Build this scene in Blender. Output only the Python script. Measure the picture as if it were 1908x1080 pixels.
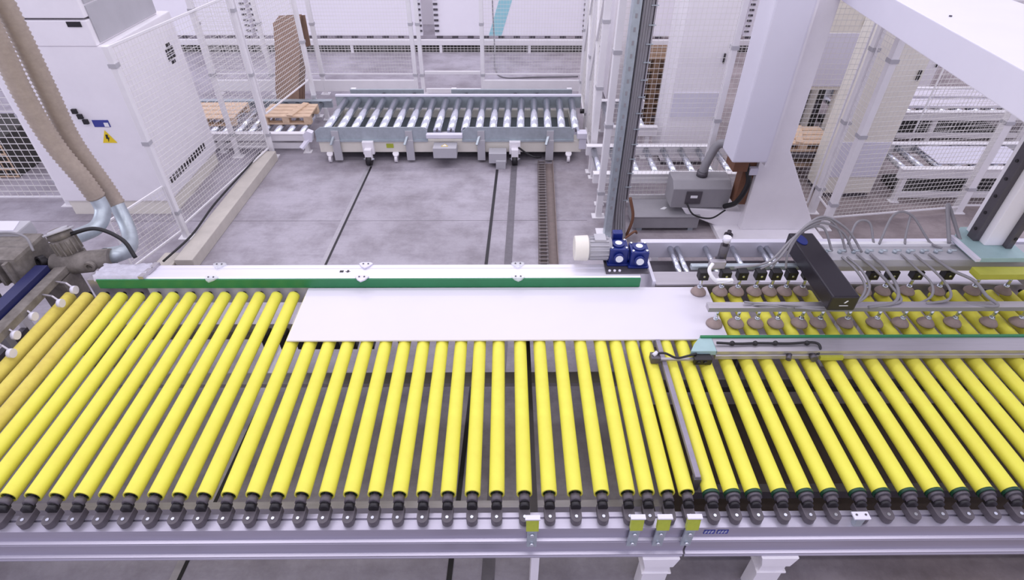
import bpy, bmesh, math, random
from mathutils import Vector, Matrix
random.seed(7)
for o in list(bpy.data.objects): bpy.data.objects.remove(o, do_unlink=True)
scn = bpy.context.scene
COL = scn.collection

# ------------------------------------------------------------------ camera
def look_axes(pitch, yaw, roll):
    a, y, r = map(math.radians, (pitch, yaw, roll))
    f = Vector((math.sin(y)*math.cos(a), math.cos(y)*math.cos(a), -math.sin(a)))
    rt = Vector((math.cos(y), -math.sin(y), 0)); up = rt.cross(f)
    return math.cos(r)*rt + math.sin(r)*up, -math.sin(r)*rt + math.cos(r)*up, f
cam_d = bpy.data.cameras.new('camera'); cam = bpy.data.objects.new('camera', cam_d); COL.objects.link(cam)
_rt, _up, _fw = look_axes(39.2, 0.67, 0.26)
cam.matrix_world = Matrix(((_rt.x, _up.x, -_fw.x, 0), (_rt.y, _up.y, -_fw.y, 0), (_rt.z, _up.z, -_fw.z, 3.826), (0, 0, 0, 1)))
cam_d.sensor_fit = 'HORIZONTAL'; cam_d.sensor_width = 36.0
cam_d.lens = 36.0*1065/1908; cam_d.clip_start = 0.05; cam_d.clip_end = 200
scn.camera = cam

# ------------------------------------------------------------------ light
w = bpy.data.worlds.new('world'); scn.world = w; w.use_nodes = True
bg = w.node_tree.nodes['Background']
bg.inputs[0].default_value = (0.83, 0.79, 1.0, 1); bg.inputs[1].default_value = 0.90
def area(name, loc, sx, sy, power, col=(1.0, 0.96, 1.0), rot=(0, 0, 0)):
    l = bpy.data.lights.new(name, 'AREA'); l.shape = 'RECTANGLE'; l.size = sx; l.size_y = sy
    l.energy = power; l.color = col
    o = bpy.data.objects.new(name, l); COL.objects.link(o); o.location = loc; o.rotation_euler = rot
    return o
for i, (x, y) in enumerate(((-5, 1.0), (0, 1.0), (5, 1.0), (-5, 6.5), (0, 6.5), (5, 6.5), (-5, 12), (0, 12), (5, 12))):
    area('high_bay_lamp', (x, y, 7.5), 4.0, 0.6, 70)
area('window_daylight', (-15.4, 5.0, 3.4), 9.0, 4.0, 420, (0.86, 0.88, 1.0), (0, math.radians(-90), 0))
scn.view_settings.view_transform = 'Standard'
try: scn.view_settings.look = 'None'
except Exception: pass
scn.view_settings.exposure = 0.12; scn.view_settings.gamma = 1.0; scn.view_settings.use_curve_mapping = False

# ------------------------------------------------------------------ materials
def lin(c):
    return tuple(((v/255)/12.92 if v/255 <= 0.04045 else ((v/255+0.055)/1.055)**2.4) for v in c)
MATS = {}
def mat(name, rgb, rough=0.5, metal=0.0, var=0.06, scale=6.0, bump=0.0, rgb2=None, stretch=None, alpha=None, spec=0.5):
    m = bpy.data.materials.new(name); m.use_nodes = True; nt = m.node_tree; b = nt.nodes['Principled BSDF']
    c = lin(rgb); c2 = lin(rgb2) if rgb2 else tuple(v*(1-3*var) for v in c)
    b.inputs['Roughness'].default_value = rough; b.inputs['Metallic'].default_value = metal
    b.inputs['Specular IOR Level'].default_value = spec
    tc = nt.nodes.new('ShaderNodeTexCoord'); mp = nt.nodes.new('ShaderNodeMapping')
    nt.links.new(tc.outputs['Object'], mp.inputs[0])
    if stretch: mp.inputs['Scale'].default_value = stretch
    n = nt.nodes.new('ShaderNodeTexNoise'); n.inputs['Scale'].default_value = scale; n.inputs['Detail'].default_value = 6
    n.inputs['Roughness'].default_value = 0.65
    nt.links.new(mp.outputs[0], n.inputs['Vector'])
    r = nt.nodes.new('ShaderNodeValToRGB'); r.color_ramp.elements[0].position = 0.3; r.color_ramp.elements[1].position = 0.7
    r.color_ramp.elements[0].color = (*c2, 1); r.color_ramp.elements[1].color = (*c, 1)
    nt.links.new(n.outputs['Fac'], r.inputs[0]); nt.links.new(r.outputs[0], b.inputs['Base Color'])
    if bump:
        bp = nt.nodes.new('ShaderNodeBump'); bp.inputs['Strength'].default_value = bump; bp.inputs['Distance'].default_value = 0.01
        nt.links.new(n.outputs['Fac'], bp.inputs['Height']); nt.links.new(bp.outputs[0], b.inputs['Normal'])
    if alpha is not None:
        b.inputs['Alpha'].default_value = alpha
    MATS[name] = m
    return m
mat('white_paint', (242, 239, 243), 0.45, var=0.02, scale=3)
mat('cream_paint', (234, 230, 218), 0.5, var=0.03, scale=3)
mat('bright_white', (220, 218, 230), 0.4, var=0.01, scale=3)
mat('panel_white', (246, 243, 250), 0.5, var=0.01, scale=3)
mat('grey_paint', (184, 183, 188), 0.5, var=0.03, scale=4)
mat('fence_white', (236, 234, 236), 0.45, var=0.02, scale=5)
mat('wire_white', (224, 222, 218), 0.5, var=0.01)
mat('slab', (221, 217, 226), 0.35, var=0.008, scale=2)
mat('yellow', (230, 228, 84), 0.55, var=0.03, scale=9, rgb2=(226, 218, 78), bump=0.05)
mat('shade_brown', (78, 66, 62), 0.8, var=0.1, scale=5)  # dark brown floor and the shade under the right rollers, as one colour
mat('yellow_dusty', (222, 208, 96), 0.7, var=0.03, scale=14, rgb2=(206, 188, 84), bump=0.1)
mat('green_guide', (42, 128, 80), 0.4, var=0.05, scale=5)
mat('green_ring', (26, 70, 48), 0.35, var=0.05)
mat('aluminium', (190, 186, 200), 0.36, 0.7, var=0.03, scale=3, stretch=(0.3, 8, 8))
mat('alu_dull', (186, 182, 188), 0.42, 0.6, var=0.05, scale=4, stretch=(0.4, 6, 6))
mat('alu_reflect', (232, 230, 240), 0.4, 0.4, var=0.02, scale=3, stretch=(0.3, 8, 8))  # lighter aluminium: the back rail's bright reflection is put into the colour
mat('chrome', (222, 226, 234), 0.2, 0.9, var=0.02, scale=5)
mat('galvanised', (186, 196, 202), 0.42, 0.55, var=0.06, scale=14)
mat('steel_dark', (96, 92, 98), 0.45, 0.4, var=0.06, scale=9)
mat('bracket_grey', (92, 86, 92), 0.5, var=0.05, scale=12)
mat('black_plastic', (30, 27, 31), 0.45, var=0.05)
mat('black_box', (38, 34, 42), 0.3, var=0.04)
mat('box_grey', (150, 148, 152), 0.5, var=0.04, scale=6)
mat('dusty_grey', (138, 132, 126), 0.75, var=0.08, scale=12, rgb2=(100, 94, 88))
mat('navy', (36, 40, 88), 0.4, var=0.05)
mat('gear_blue', (20, 38, 116), 0.35, var=0.05, scale=9)
mat('dial_white', (225, 228, 235), 0.3, var=0.01)
mat('hose_beige', (178, 164, 150), 0.6, var=0.06, scale=20)
mat('hose_grey', (140, 138, 142), 0.45, var=0.04)
mat('cable_black', (26, 25, 28), 0.5, var=0.02)
mat('suction_rubber', (162, 144, 138), 0.7, var=0.06, scale=25)
mat('teal_paint', (160, 190, 190), 0.45, var=0.04, scale=7)
mat('lime_plate', (186, 188, 70), 0.5, var=0.05, scale=9)
mat('tag_lime', (178, 190, 60), 0.4, var=0.05, scale=20)
mat('warn_yellow', (238, 208, 30), 0.5, var=0.02)
mat('label_blue', (58, 66, 150), 0.5, var=0.02)
mat('label_white', (238, 238, 240), 0.5, var=0.01)
mat('wood', (224, 200, 174), 0.75, var=0.08, scale=7, rgb2=(194, 164, 136), stretch=(1, 7, 7), bump=0.2)
mat('cardboard', (168, 140, 120), 0.8, var=0.06, scale=10, rgb2=(150, 122, 104))
mat('old_wood', (142, 116, 92), 0.85, var=0.08, scale=7, rgb2=(104, 80, 60), stretch=(1, 7, 7))
mat('divider_steel', (150, 144, 158), 0.5, 0.3, var=0.06, scale=10)
mat('deck_steel', (104, 112, 118), 0.5, 0.4, var=0.08, scale=8)
mat('cardboard_dark', (140, 114, 98), 0.85, var=0.06, scale=8)
mat('brown_cover', (128, 88, 66), 0.6, var=0.08, scale=9)
mat('chain_grey', (112, 104, 104), 0.55, var=0.05)
mat('track_steel', (120, 116, 122), 0.5, 0.3, var=0.08, scale=16)
mat('tray_brown', (134, 120, 116), 0.7, var=0.08, scale=12)
mat('turquoise', (158, 214, 222), 0.5, var=0.02)
mat('kerb', (200, 194, 184), 0.65, var=0.05, scale=6)
mat('dark_bin', (58, 56, 52), 0.7, var=0.1, scale=9)
mat('plastic_film', (198, 196, 208), 0.22, var=0.05, scale=18, bump=0.5)
mat('film_clear', (235, 238, 240), 0.15, var=0.02, alpha=0.32)

def concrete():
    m = bpy.data.materials.new('concrete'); m.use_nodes = True; nt = m.node_tree; b = nt.nodes['Principled BSDF']
    tc = nt.nodes.new('ShaderNodeTexCoord')
    def noise(s, det, rgh, st=None):
        n = nt.nodes.new('ShaderNodeTexNoise'); n.inputs['Scale'].default_value = s; n.inputs['Detail'].default_value = det
        n.inputs['Roughness'].default_value = rgh
        mp = nt.nodes.new('ShaderNodeMapping'); nt.links.new(tc.outputs['Object'], mp.inputs[0])
        if st: mp.inputs['Scale'].default_value = st
        nt.links.new(mp.outputs[0], n.inputs['Vector']); return n
    def ramp(src, p0, c0, p1, c1):
        r = nt.nodes.new('ShaderNodeValToRGB'); e = r.color_ramp.elements
        e[0].position = p0; e[0].color = (*c0, 1); e[1].position = p1; e[1].color = (*c1, 1)
        nt.links.new(src.outputs['Fac'], r.inputs[0]); return r
    def mix(a, bb, fac, mode='MULTIPLY'):
        x = nt.nodes.new('ShaderNodeMix'); x.data_type = 'RGBA'; x.blend_type = mode
        x.inputs[0].default_value = fac; nt.links.new(a.outputs[0] if a.bl_idname != 'ShaderNodeMix' else a.outputs[2], x.inputs[6])
        nt.links.new(bb.outputs[0], x.inputs[7]); return x
    base = ramp(noise(0.55, 8, 0.6), 0.32, lin((148, 142, 149)), 0.68, lin((186, 181, 191)))
    blot = ramp(noise(2.2, 9, 0.7), 0.36, (0.62, 0.60, 0.60), 0.56, (1, 1, 1))
    fine = ramp(noise(26, 6, 0.7), 0.3, (0.82, 0.82, 0.82), 0.7, (1, 1, 1))
    scuff = ramp(noise(1.2, 7, 0.75, (1.0, 6.0, 1)), 0.36, (0.74, 0.73, 0.74), 0.52, (1, 1, 1))
    c = mix(mix(mix(base, blot, 0.55), fine, 0.6), scuff, 0.4)
    # brown dust lying on the right-hand half of the hall
    sx = nt.nodes.new('ShaderNodeSeparateXYZ'); nt.links.new(tc.outputs['Object'], sx.inputs[0])
    dn = noise(0.8, 6, 0.6); ad = nt.nodes.new('ShaderNodeMath'); ad.operation = 'MULTIPLY_ADD'
    nt.links.new(dn.outputs['Fac'], ad.inputs[0]); ad.inputs[1].default_value = 3.0; nt.links.new(sx.outputs[0], ad.inputs[2])
    mrg = nt.nodes.new('ShaderNodeMapRange'); mrg.inputs[1].default_value = 2.0; mrg.inputs[2].default_value = 5.0; mrg.inputs[4].default_value = 0.75
    nt.links.new(ad.outputs[0], mrg.inputs[0])
    dm_ = nt.nodes.new('ShaderNodeMix'); dm_.data_type = 'RGBA'; dm_.blend_type = 'MULTIPLY'
    nt.links.new(mrg.outputs[0], dm_.inputs[0]); nt.links.new(c.outputs[2], dm_.inputs[6]); dm_.inputs[7].default_value = (0.86, 0.76, 0.64, 1)
    nt.links.new(dm_.outputs[2], b.inputs['Base Color'])
    rr = noise(1.5, 6, 0.6); mr = nt.nodes.new('ShaderNodeMapRange'); mr.inputs[3].default_value = 0.38; mr.inputs[4].default_value = 0.62
    nt.links.new(rr.outputs['Fac'], mr.inputs[0]); nt.links.new(mr.outputs[0], b.inputs['Roughness'])
    bp = nt.nodes.new('ShaderNodeBump'); bp.inputs['Strength'].default_value = 0.12; bp.inputs['Distance'].default_value = 0.01
    fn = noise(18, 6, 0.7); nt.links.new(fn.outputs['Fac'], bp.inputs['Height']); nt.links.new(bp.outputs[0], b.inputs['Normal'])
    MATS['concrete'] = m
concrete()

# ------------------------------------------------------------------ mesh builder
class MB:
    def __init__(s): s.v = []; s.f = []; s.sm = []
    def add(s, vs, fs, smooth=False):
        o = len(s.v); s.v += [tuple(p) for p in vs]; s.f += [tuple(i+o for i in f) for f in fs]
        s.sm += ([smooth]*len(fs) if isinstance(smooth, bool) else smooth); return s
    def box(s, lo, hi):
        (a, b, c), (d, e, g) = lo, hi
        return s.add([(a,b,c),(d,b,c),(d,e,c),(a,e,c),(a,b,g),(d,b,g),(d,e,g),(a,e,g)],
                     [(3,2,1,0),(4,5,6,7),(0,1,5,4),(1,2,6,5),(2,3,7,6),(3,0,4,7)])
    def cbox(s, c, d): return s.box([c[i]-d[i]/2 for i in range(3)], [c[i]+d[i]/2 for i in range(3)])
    def bar(s, p, q, wd, ht, up=(0, 0, 1)):
        p, q = Vector(p), Vector(q); d = (q-p).normalized(); u = Vector(up)
        if abs(d.dot(u)) > 0.98: u = Vector((0, 1, 0))
        r = d.cross(u).normalized(); u = r.cross(d).normalized()
        vs = []
        for e in (p, q):
            for a, b in ((-1,-1),(1,-1),(1,1),(-1,1)): vs.append(e + r*(a*wd/2) + u*(b*ht/2))
        return s.add(vs, [(0,1,2,3),(7,6,5,4),(0,4,5,1),(1,5,6,2),(2,6,7,3),(3,7,4,0)])
    def cyl(s, p, q, r, n=16, r2=None, cap=True):
        p, q = Vector(p), Vector(q); r2 = r if r2 is None else r2
        d = (q-p).normalized(); u = Vector((0, 0, 1)) if abs(d.z) < 0.9 else Vector((1, 0, 0))
        a = d.cross(u).normalized(); b = d.cross(a).normalized(); vs = []
        for e, rr in ((p, r), (q, r2)):
            for k in range(n):
                t = 2*math.pi*k/n; vs.append(e + a*(rr*math.cos(t)) + b*(rr*math.sin(t)))
        fs = [(k, (k+1) % n, n+(k+1) % n, n+k) for k in range(n)]; sm = [True]*n
        if cap: fs += [tuple(range(n-1, -1, -1)), tuple(range(n, 2*n))]; sm += [False, False]
        return s.add(vs, fs, sm)
    def ring(s, p, q, ro, ri, n=16):     # hollow tube end with wall
        s.cyl(p, q, ro, n, cap=False); s.cyl(p, q, ri, n, cap=False)
        p, q = Vector(p), Vector(q); d = (q-p).normalized(); u = Vector((0, 0, 1)) if abs(d.z) < 0.9 else Vector((1, 0, 0))
        a = d.cross(u).normalized(); b = d.cross(a).normalized()
        for e in (p, q):
            vs = [e + a*(rr*math.cos(2*math.pi*k/n)) + b*(rr*math.sin(2*math.pi*k/n)) for rr in (ro, ri) for k in range(n)]
            s.add(vs, [(k, (k+1) % n, n+(k+1) % n, n+k) for k in range(n)])
        return s
    def tube(s, pts, r, n=8):
        pts = [Vector(p) for p in pts]; N = len(pts); rs = r if isinstance(r, list) else [r]*N
        vs = []; a = None
        for i, p in enumerate(pts):
            d = (pts[min(i+1, N-1)] - pts[max(i-1, 0)]).normalized()
            if a is None:
                u = Vector((0, 0, 1)) if abs(d.z) < 0.9 else Vector((1, 0, 0)); a = d.cross(u).normalized()
            else: a = (a - d*a.dot(d)).normalized()
            b = d.cross(a)
            for k in range(n):
                t = 2*math.pi*k/n; vs.append(p + a*(rs[i]*math.cos(t)) + b*(rs[i]*math.sin(t)))
        fs = [(i*n+k, i*n+(k+1) % n, (i+1)*n+(k+1) % n, (i+1)*n+k) for i in range(N-1) for k in range(n)]
        sm = [True]*len(fs); fs += [tuple(range(n-1, -1, -1)), tuple(range((N-1)*n, N*n))]; sm += [False, False]
        return s.add(vs, fs, sm)
    def prism(s, poly, axis, a, b):      # poly in the two other axes (order x,y,z without axis)
        def P(u, v, w): return {0: (w, u, v), 1: (u, w, v), 2: (u, v, w)}[axis]
        n = len(poly); vs = [P(u, v, a) for u, v in poly] + [P(u, v, b) for u, v in poly]
        return s.add(vs, [tuple(range(n-1, -1, -1)), tuple(range(n, 2*n))] + [(k, (k+1) % n, n+(k+1) % n, n+k) for k in range(n)])
    def sphere(s, c, r, n=12, m=8, sz=1.0):
        vs = [(c[0]+r*math.sin(math.pi*j/m)*math.cos(2*math.pi*k/n), c[1]+r*math.sin(math.pi*j/m)*math.sin(2*math.pi*k/n), c[2]+sz*r*math.cos(math.pi*j/m)) for j in range(m+1) for k in range(n)]
        return s.add(vs, [(j*n+k, j*n+(k+1) % n, (j+1)*n+(k+1) % n, (j+1)*n+k) for j in range(m) for k in range(n)], True)
    def lathe(s, c, prof, n=16):         # prof: (r,z) around vertical axis at c
        vs = [(c[0]+r*math.cos(2*math.pi*k/n), c[1]+r*math.sin(2*math.pi*k/n), c[2]+z) for r, z in prof for k in range(n)]
        return s.add(vs, [(j*n+k, j*n+(k+1) % n, (j+1)*n+(k+1) % n, (j+1)*n+k) for j in range(len(prof)-1) for k in range(n)], True)
    def mesh(s, name, off=(0, 0, 0), bevel=0):
        me = bpy.data.meshes.new(name)
        me.from_pydata([(x-off[0], y-off[1], z-off[2]) for x, y, z in s.v], [], s.f)
        me.polygons.foreach_set('use_smooth', s.sm)
        bm = bmesh.new(); bm.from_mesh(me)
        bmesh.ops.recalc_face_normals(bm, faces=bm.faces)
        if bevel:
            es = [e for e in bm.edges if len(e.link_faces) == 2 and e.calc_face_angle(0) > 0.6]
            bmesh.ops.bevel(bm, geom=es, offset=bevel, segments=2, affect='EDGES', profile=0.6, clamp_overlap=True)
        bm.to_mesh(me); bm.free(); me.update()
        return me
def wpos(o):
    p = Vector((0, 0, 0))
    while o: p += o.location; o = o.parent
    return p
def build(mb, name, m, parent=None, loc=None, bevel=0, kind=None, label=None):
    off = Vector(loc) if loc is not None else (wpos(parent) if parent else Vector((0, 0, 0)))
    me = mb.mesh(name, off, bevel); me.materials.append(MATS[m])
    o = bpy.data.objects.new(name, me); COL.objects.link(o)
    o.location = off - (wpos(parent) if parent else Vector((0, 0, 0)))
    if parent: o.parent = parent
    if kind: o['kind'] = kind
    if label: o['label'] = label
    return o
def tag(o, label, cat, group=None):
    o['label'] = label; o['category'] = cat
    if group: o['group'] = group
    return o
def thing(name, label, cat, loc=(0, 0, 0), group=None):
    o = bpy.data.objects.new(name, None); COL.objects.link(o); o.location = loc; o.empty_display_size = 0.1
    return tag(o, label, cat, group)
def struct(mb, name, m, bevel=0, parent=None):
    o = build(mb, name, m, parent, bevel=bevel)
    if not parent: o['kind'] = 'structure'
    return o
def dup(o, parent, delta):
    c = o.copy(); COL.objects.link(c); c.parent = parent; c.location = o.location + Vector(delta)
    for ch in o.children: dup(ch, c, (0, 0, 0))
    return c
def arc(p, q, h, n=14, side=(0, 0, 1)):
    p, q, sd = Vector(p), Vector(q), Vector(side)
    return [p.lerp(q, i/n) + sd*(h*4*(i/n)*(1-i/n)) for i in range(n+1)]
def spline(pts, n=10):
    P = [Vector(p) for p in pts]; P = [P[0]*2-P[1]] + P + [P[-1]*2-P[-2]]; out = []
    for i in range(1, len(P)-2):
        for k in range(n):
            t = k/n; a, b, c, d = P[i-1:i+3]
            out.append(0.5*((2*b) + (c-a)*t + (2*a-5*b+4*c-d)*t*t + (3*b-a-3*c+d)*t**3))
    out.append(P[-2]); return out

# ------------------------------------------------------------------ setting
struct(MB().box((-16, -3, -0.2), (16, 24, 0)), 'floor', 'concrete')
fl_ = bpy.data.objects['floor']
for y in (6.06, 1.2): build(MB().box((-9, y-0.004, 0.0), (1.0, y+0.002, 0.001)), 'expansion_joint', 'track_steel', fl_)
struct(MB().box((-16, 15.0, 0), (16, 15.2, 6)), 'wall_back', 'white_paint')
struct(MB().box((-16.2, -3, 0), (-16, 24, 6)), 'wall_left', 'white_paint')
struct(MB().box((16, -3, 0), (16.2, 24, 6)), 'wall_right', 'white_paint')

wf = MB()
for a, b in (((-16, 0.4, 1.3), (-15.92, 9.6, 1.4)), ((-16, 0.4, 5.4), (-15.92, 9.6, 5.5))): wf.box(a, b)
for k in range(5): wf.box((-16, 0.4+k*2.275, 1.4), (-15.92, 0.5+k*2.275, 5.4))
wn = struct(wf, 'window_1', 'grey_paint')
for k in range(4): build(MB().box((-15.98, 0.5+k*2.275, 1.4), (-15.96, 2.675+k*2.275, 5.4)), 'pane', 'film_clear', wn)
# floor tracks of the transfer car (they run slightly askew)
def strip(name, xa, xb, ya, yb, wd, z0, z1, m, label, cat):
    mb = MB().prism([(xa-wd/2, ya), (xa+wd/2, ya), (xb+wd/2, yb), (xb-wd/2, yb)], 2, z0, z1)
    return tag(build(mb, name, m, loc=((xa+xb)/2, ya, 0)), label, cat)
t = thing('floor_track', 'thin steel guide track in the floor, the left one under the white slab', 'track', (-2.08, 0, 0))
build(MB().prism([(-2.265, 0), (-2.215, 0), (-1.955, 7.5), (-2.005, 7.5)], 2, 0, 0.004), 'guide_plate', 'alu_dull', t)
build(MB().prism([(-2.214, 0), (-2.190, 0), (-1.930, 7.5), (-1.954, 7.5)], 2, 0, 0.006), 'slot', 'black_plastic', t)
t = thing('floor_track', 'black slotted guide track in the floor beside the cable chain', 'track', (-0.2, 0, 0))
build(MB().prism([(-0.475, 0), (-0.440, 0), (-0.115, 7.4), (-0.150, 7.4)], 2, 0, 0.006), 'slot', 'black_plastic', t)
strip('floor_strip', -0.20, 0.11, 0, 7.5, 0.085, 0, 0.004, 'track_steel', 'flat grey steel strip on the floor between black track and cable chain', 'track')
t = thing('cable_chain', 'dark jointed cable chain lying on the floor in a brown tray', 'cable chain', (0.47, 5, 0))
build(MB().prism([(0.31, 4.0), (0.53, 4.0), (0.67, 7.58), (0.45, 7.58)], 2, 0.0, 0.008), 'tray', 'tray_brown', t)
build(MB().prism([(0.525, 4.0), (0.535, 4.0), (0.674, 7.58), (0.664, 7.58)], 2, 0.0, 0.06), 'tray_edge', 'tray_brown', t)
n = 49; link0 = None
for k in range(n):
    y = 4.05+k*0.072; x = 0.37+(y-4.0)*0.0386
    if link0 is None:
        mb = MB().box((x-0.055, y, 0.01), (x-0.035, y+0.06, 0.065)).box((x+0.035, y, 0.01), (x+0.055, y+0.06, 0.065)).box((x-0.05, y+0.012, 0.05), (x+0.05, y+0.034, 0.068))
        link0 = build(mb, 'link', 'chain_grey', t, loc=(x, y, 0)); lx, ly = x, y
    else: dup(link0, t, (x-lx, y-ly, 0))

# far white wall panels with clips
def wall_panel(x0, x1, label):
    t = thing('wall_panel', label, 'panel', ((x0+x1)/2, 12.95, 0), 'white panels along the back')
    build(MB().box((x0, 12.95, 0.30), (x1, 13.05, 3.2)), 'sheet', 'panel_white', t)
    mb = MB()
    k = x0+0.1
    while k < x1-0.05: mb.cbox((k, 12.94, 0.275), (0.13, 0.05, 0.035)); k += 0.33
    z = 0.4
    while z < 3.1:
        mb.cbox((x0+0.05, 12.94, z), (0.09, 0.04, 0.035)); mb.cbox((x1-0.05, 12.94, z), (0.09, 0.04, 0.035)); z += 0.105
    build(mb, 'edge_clips', 'steel_dark', t, kind='stuff')
    return t
wall_panel(-9.6, -5.42, 'white wall panel with clipped edges, leftmost behind the fence')
wall_panel(-5.32, -1.78, 'white wall panel with clipped edges behind the cardboard stack')
p3 = wall_panel(-1.52, 1.72, 'white wall panel with a turquoise diagonal stripe')
build(MB().prism([(-0.37, 0.30), (-0.10, 0.30), (0.32, 1.6), (0.05, 1.6)], 1, 12.944, 12.951), 'stripe', 'turquoise', p3)
wall_panel(1.85, 5.0, 'white wall panel with clipped edges behind the steel upright post')
wall_panel(5.1, 9.0, 'white wall panel with clipped edges, rightmost at the back')

def wires(mb, p, q, z0, z1, sx=0.05, sz=0.055, t=0.003):
    p, q = Vector((p[0], p[1], 0)), Vector((q[0], q[1], 0)); L = (q-p).length; d = (q-p)/L
    k = 0
    while k*sx <= L:
        a = p + d*(k*sx); mb.bar((a.x, a.y, z0), (a.x, a.y, z1), t*0.8, t*0.8); k += 1
    k = 0
    while z0+k*sz <= z1:
        mb.bar((p.x, p.y, z0+k*sz), (q.x, q.y, z0+k*sz), t, t*1.3); k += 1
def mesh_panel(t, p, q, z0, z1, frame=0.018, sx=0.05, sz=0.055, wt=0.003):
    fr = MB(); P = lambda s, z: (s[0], s[1], z)
    fr.bar(P(p, z0), P(q, z0), frame, frame); fr.bar(P(p, z1), P(q, z1), frame, frame)
    fr.bar(P(p, z0), P(p, z1), frame, frame); fr.bar(P(q, z0), P(q, z1), frame, frame)
    f = build(fr, 'panel_frame', 'fence_white', t)
    m = MB(); wires(m, p, q, z0, z1, sx, sz, wt); build(m, 'wire_mesh', 'wire_white', f, kind='stuff')
def post(t, x, y, z1=2.4, wd=0.06, m='fence_white', clamps=(0.35, 1.2, 2.0), cx=0.03, cy=0.0):
    o = build(MB().box((x-wd/2, y-wd/2, 0.0), (x+wd/2, y+wd/2, z1)), 'post', m, t, bevel=0.006)
    build(MB().box((x-0.08, y-0.06, 0), (x+0.08, y+0.06, 0.012)), 'foot_plate', m, o)
    for z in clamps:
        if z < z1: build(MB().box((x-wd/2-0.006, y-wd/2-0.01, z-0.02), (x+wd/2+0.01, y+wd/2+0.006, z+0.02)), 'clamp', 'grey_paint', o)
    return o

# low guard along the foot of the panels
t = thing('low_guard', 'long white low guard rail with mesh strip at the foot of the back panels', 'guard rail', (-1, 12.8, 0))
build(MB().box((-9.6, 12.76, 0.16), (9, 12.84, 0.26)), 'top_rail', 'fence_white', t)
m_ = MB(); wires(m_, (-9.6, 12.80), (9, 12.80), 0.0, 0.16, 0.075, 0.05, 0.008); build(m_, 'wire_mesh', 'wire_white', t, kind='stuff')
for k in range(10):
    x = -9.0+k*1.9; build(MB().box((x-0.03, 12.77, 0), (x+0.03, 12.83, 0.16)), 'post', 'fence_white', t)
build(MB().box((-9.6, 12.86, 0.0), (9, 12.9, 0.15)), 'back_board', 'dark_bin', t)

# fence behind the transfer car
t = thing('mesh_fence', 'tall white mesh fence with gate behind the transfer car', 'fence', (-1, 10.35, 0))
for x in (-5.2, -4.18, -3.28, -1.62, -1.50, -0.42, 1.45): post(t, x, 10.35, 2.6, 0.065)
for x0, x1 in ((-5.2, -3.28), (-3.28, -1.62), (-0.42, 1.45)): build(MB().box((x0, 10.31, 0.06), (x1, 10.36, 0.26)), 'kick_plate', 'fence_white', t, bevel=0.008)
build(MB().box((-1.45, 10.33, 0.36), (-0.46, 10.37, 0.41)), 'gate_rail', 'fence_white', t); build(MB().box((-1.45, 10.33, 0.02), (-0.46, 10.37, 0.10)), 'gate_rail', 'fence_white', t)
for a, c in ((-5.17, -3.31), (-3.25, -1.65), (-0.39, 1.42)): mesh_panel(t, (a, 10.35), (c, 10.35), 0.36, 2.5, 0.02, 0.05, 0.06, 0.003)
cb = thing('floor_cable', 'thin grey cable dropping in front of the turquoise stripe onto the floor', 'cable', (-0.2, 11.2, 0))
build(MB().tube(spline([(-0.28, 12.7, 1.8), (-0.27, 12.6, 0.9), (-0.24, 12.3, 0.3), (-0.22, 11.7, 0.03), (-0.05, 11.2, 0.015), (0.6, 11.22, 0.015), (1.4, 11.25, 0.015)]), 0.013), 'cord', 'hose_grey', cb)

# ------------------------------------------------------------------ pallet roller conveyors
def pallet_conveyor(label, x0, x1, y0, y1, zt, pitch, r=0.045, frame_m='fence_white', rail_m='galvanised', group=None, side_z=0.12, legs=True, skip=(), name='roller_conveyor', rise=0.0):
    t = thing(name, label, 'conveyor', ((x0+x1)/2, (y0+y1)/2, 0), group)
    for yy, s in ((y0, -1), (y1, 1)):
        b = MB().box((x0, yy-0.025, zt-side_z), (x1, yy+0.025, zt+0.005+rise)).box((x0, yy-0.045, zt+0.005+rise), (x1, yy+0.045, zt+0.02+rise))
        build(b, 'side_rail', rail_m if s > 0 else frame_m, t, bevel=0.004)
    if legs:
        nl = max(2, int((x1-x0)/1.3)+1)
        for k in range(nl):
            x = x0+0.12+(x1-x0-0.24)*k/(nl-1)
            for yy in (y0+0.03, y1-0.03):
                build(MB().box((x-0.03, yy-0.03, 0), (x+0.03, yy+0.03, zt-side_z)).box((x-0.06, yy-0.05, 0), (x+0.06, yy+0.05, 0.012)), 'leg', frame_m, t)
        build(MB().box((x0+0.1, y0+0.02, 0.06), (x1-0.1, y0+0.05, 0.14)), 'stretcher', frame_m, t)
    first = None; k = 0; x = x0+0.1
    while x < x1-0.04:
        if k not in skip:
            if first is None:
                first = build(MB().cyl((x, y0+0.03, zt-r), (x, y1-0.03, zt-r), r, 18), 'roller', 'chrome', t, loc=(x, y0, zt-r)); fx = x
                build(MB().cyl((x, y0-0.02, zt-r), (x, y1+0.02, zt-r), 0.014, 8), 'shaft', 'steel_dark', first)
            else: dup(first, t, (x-fx, 0, 0))
        x += pitch; k += 1
    return t

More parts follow.
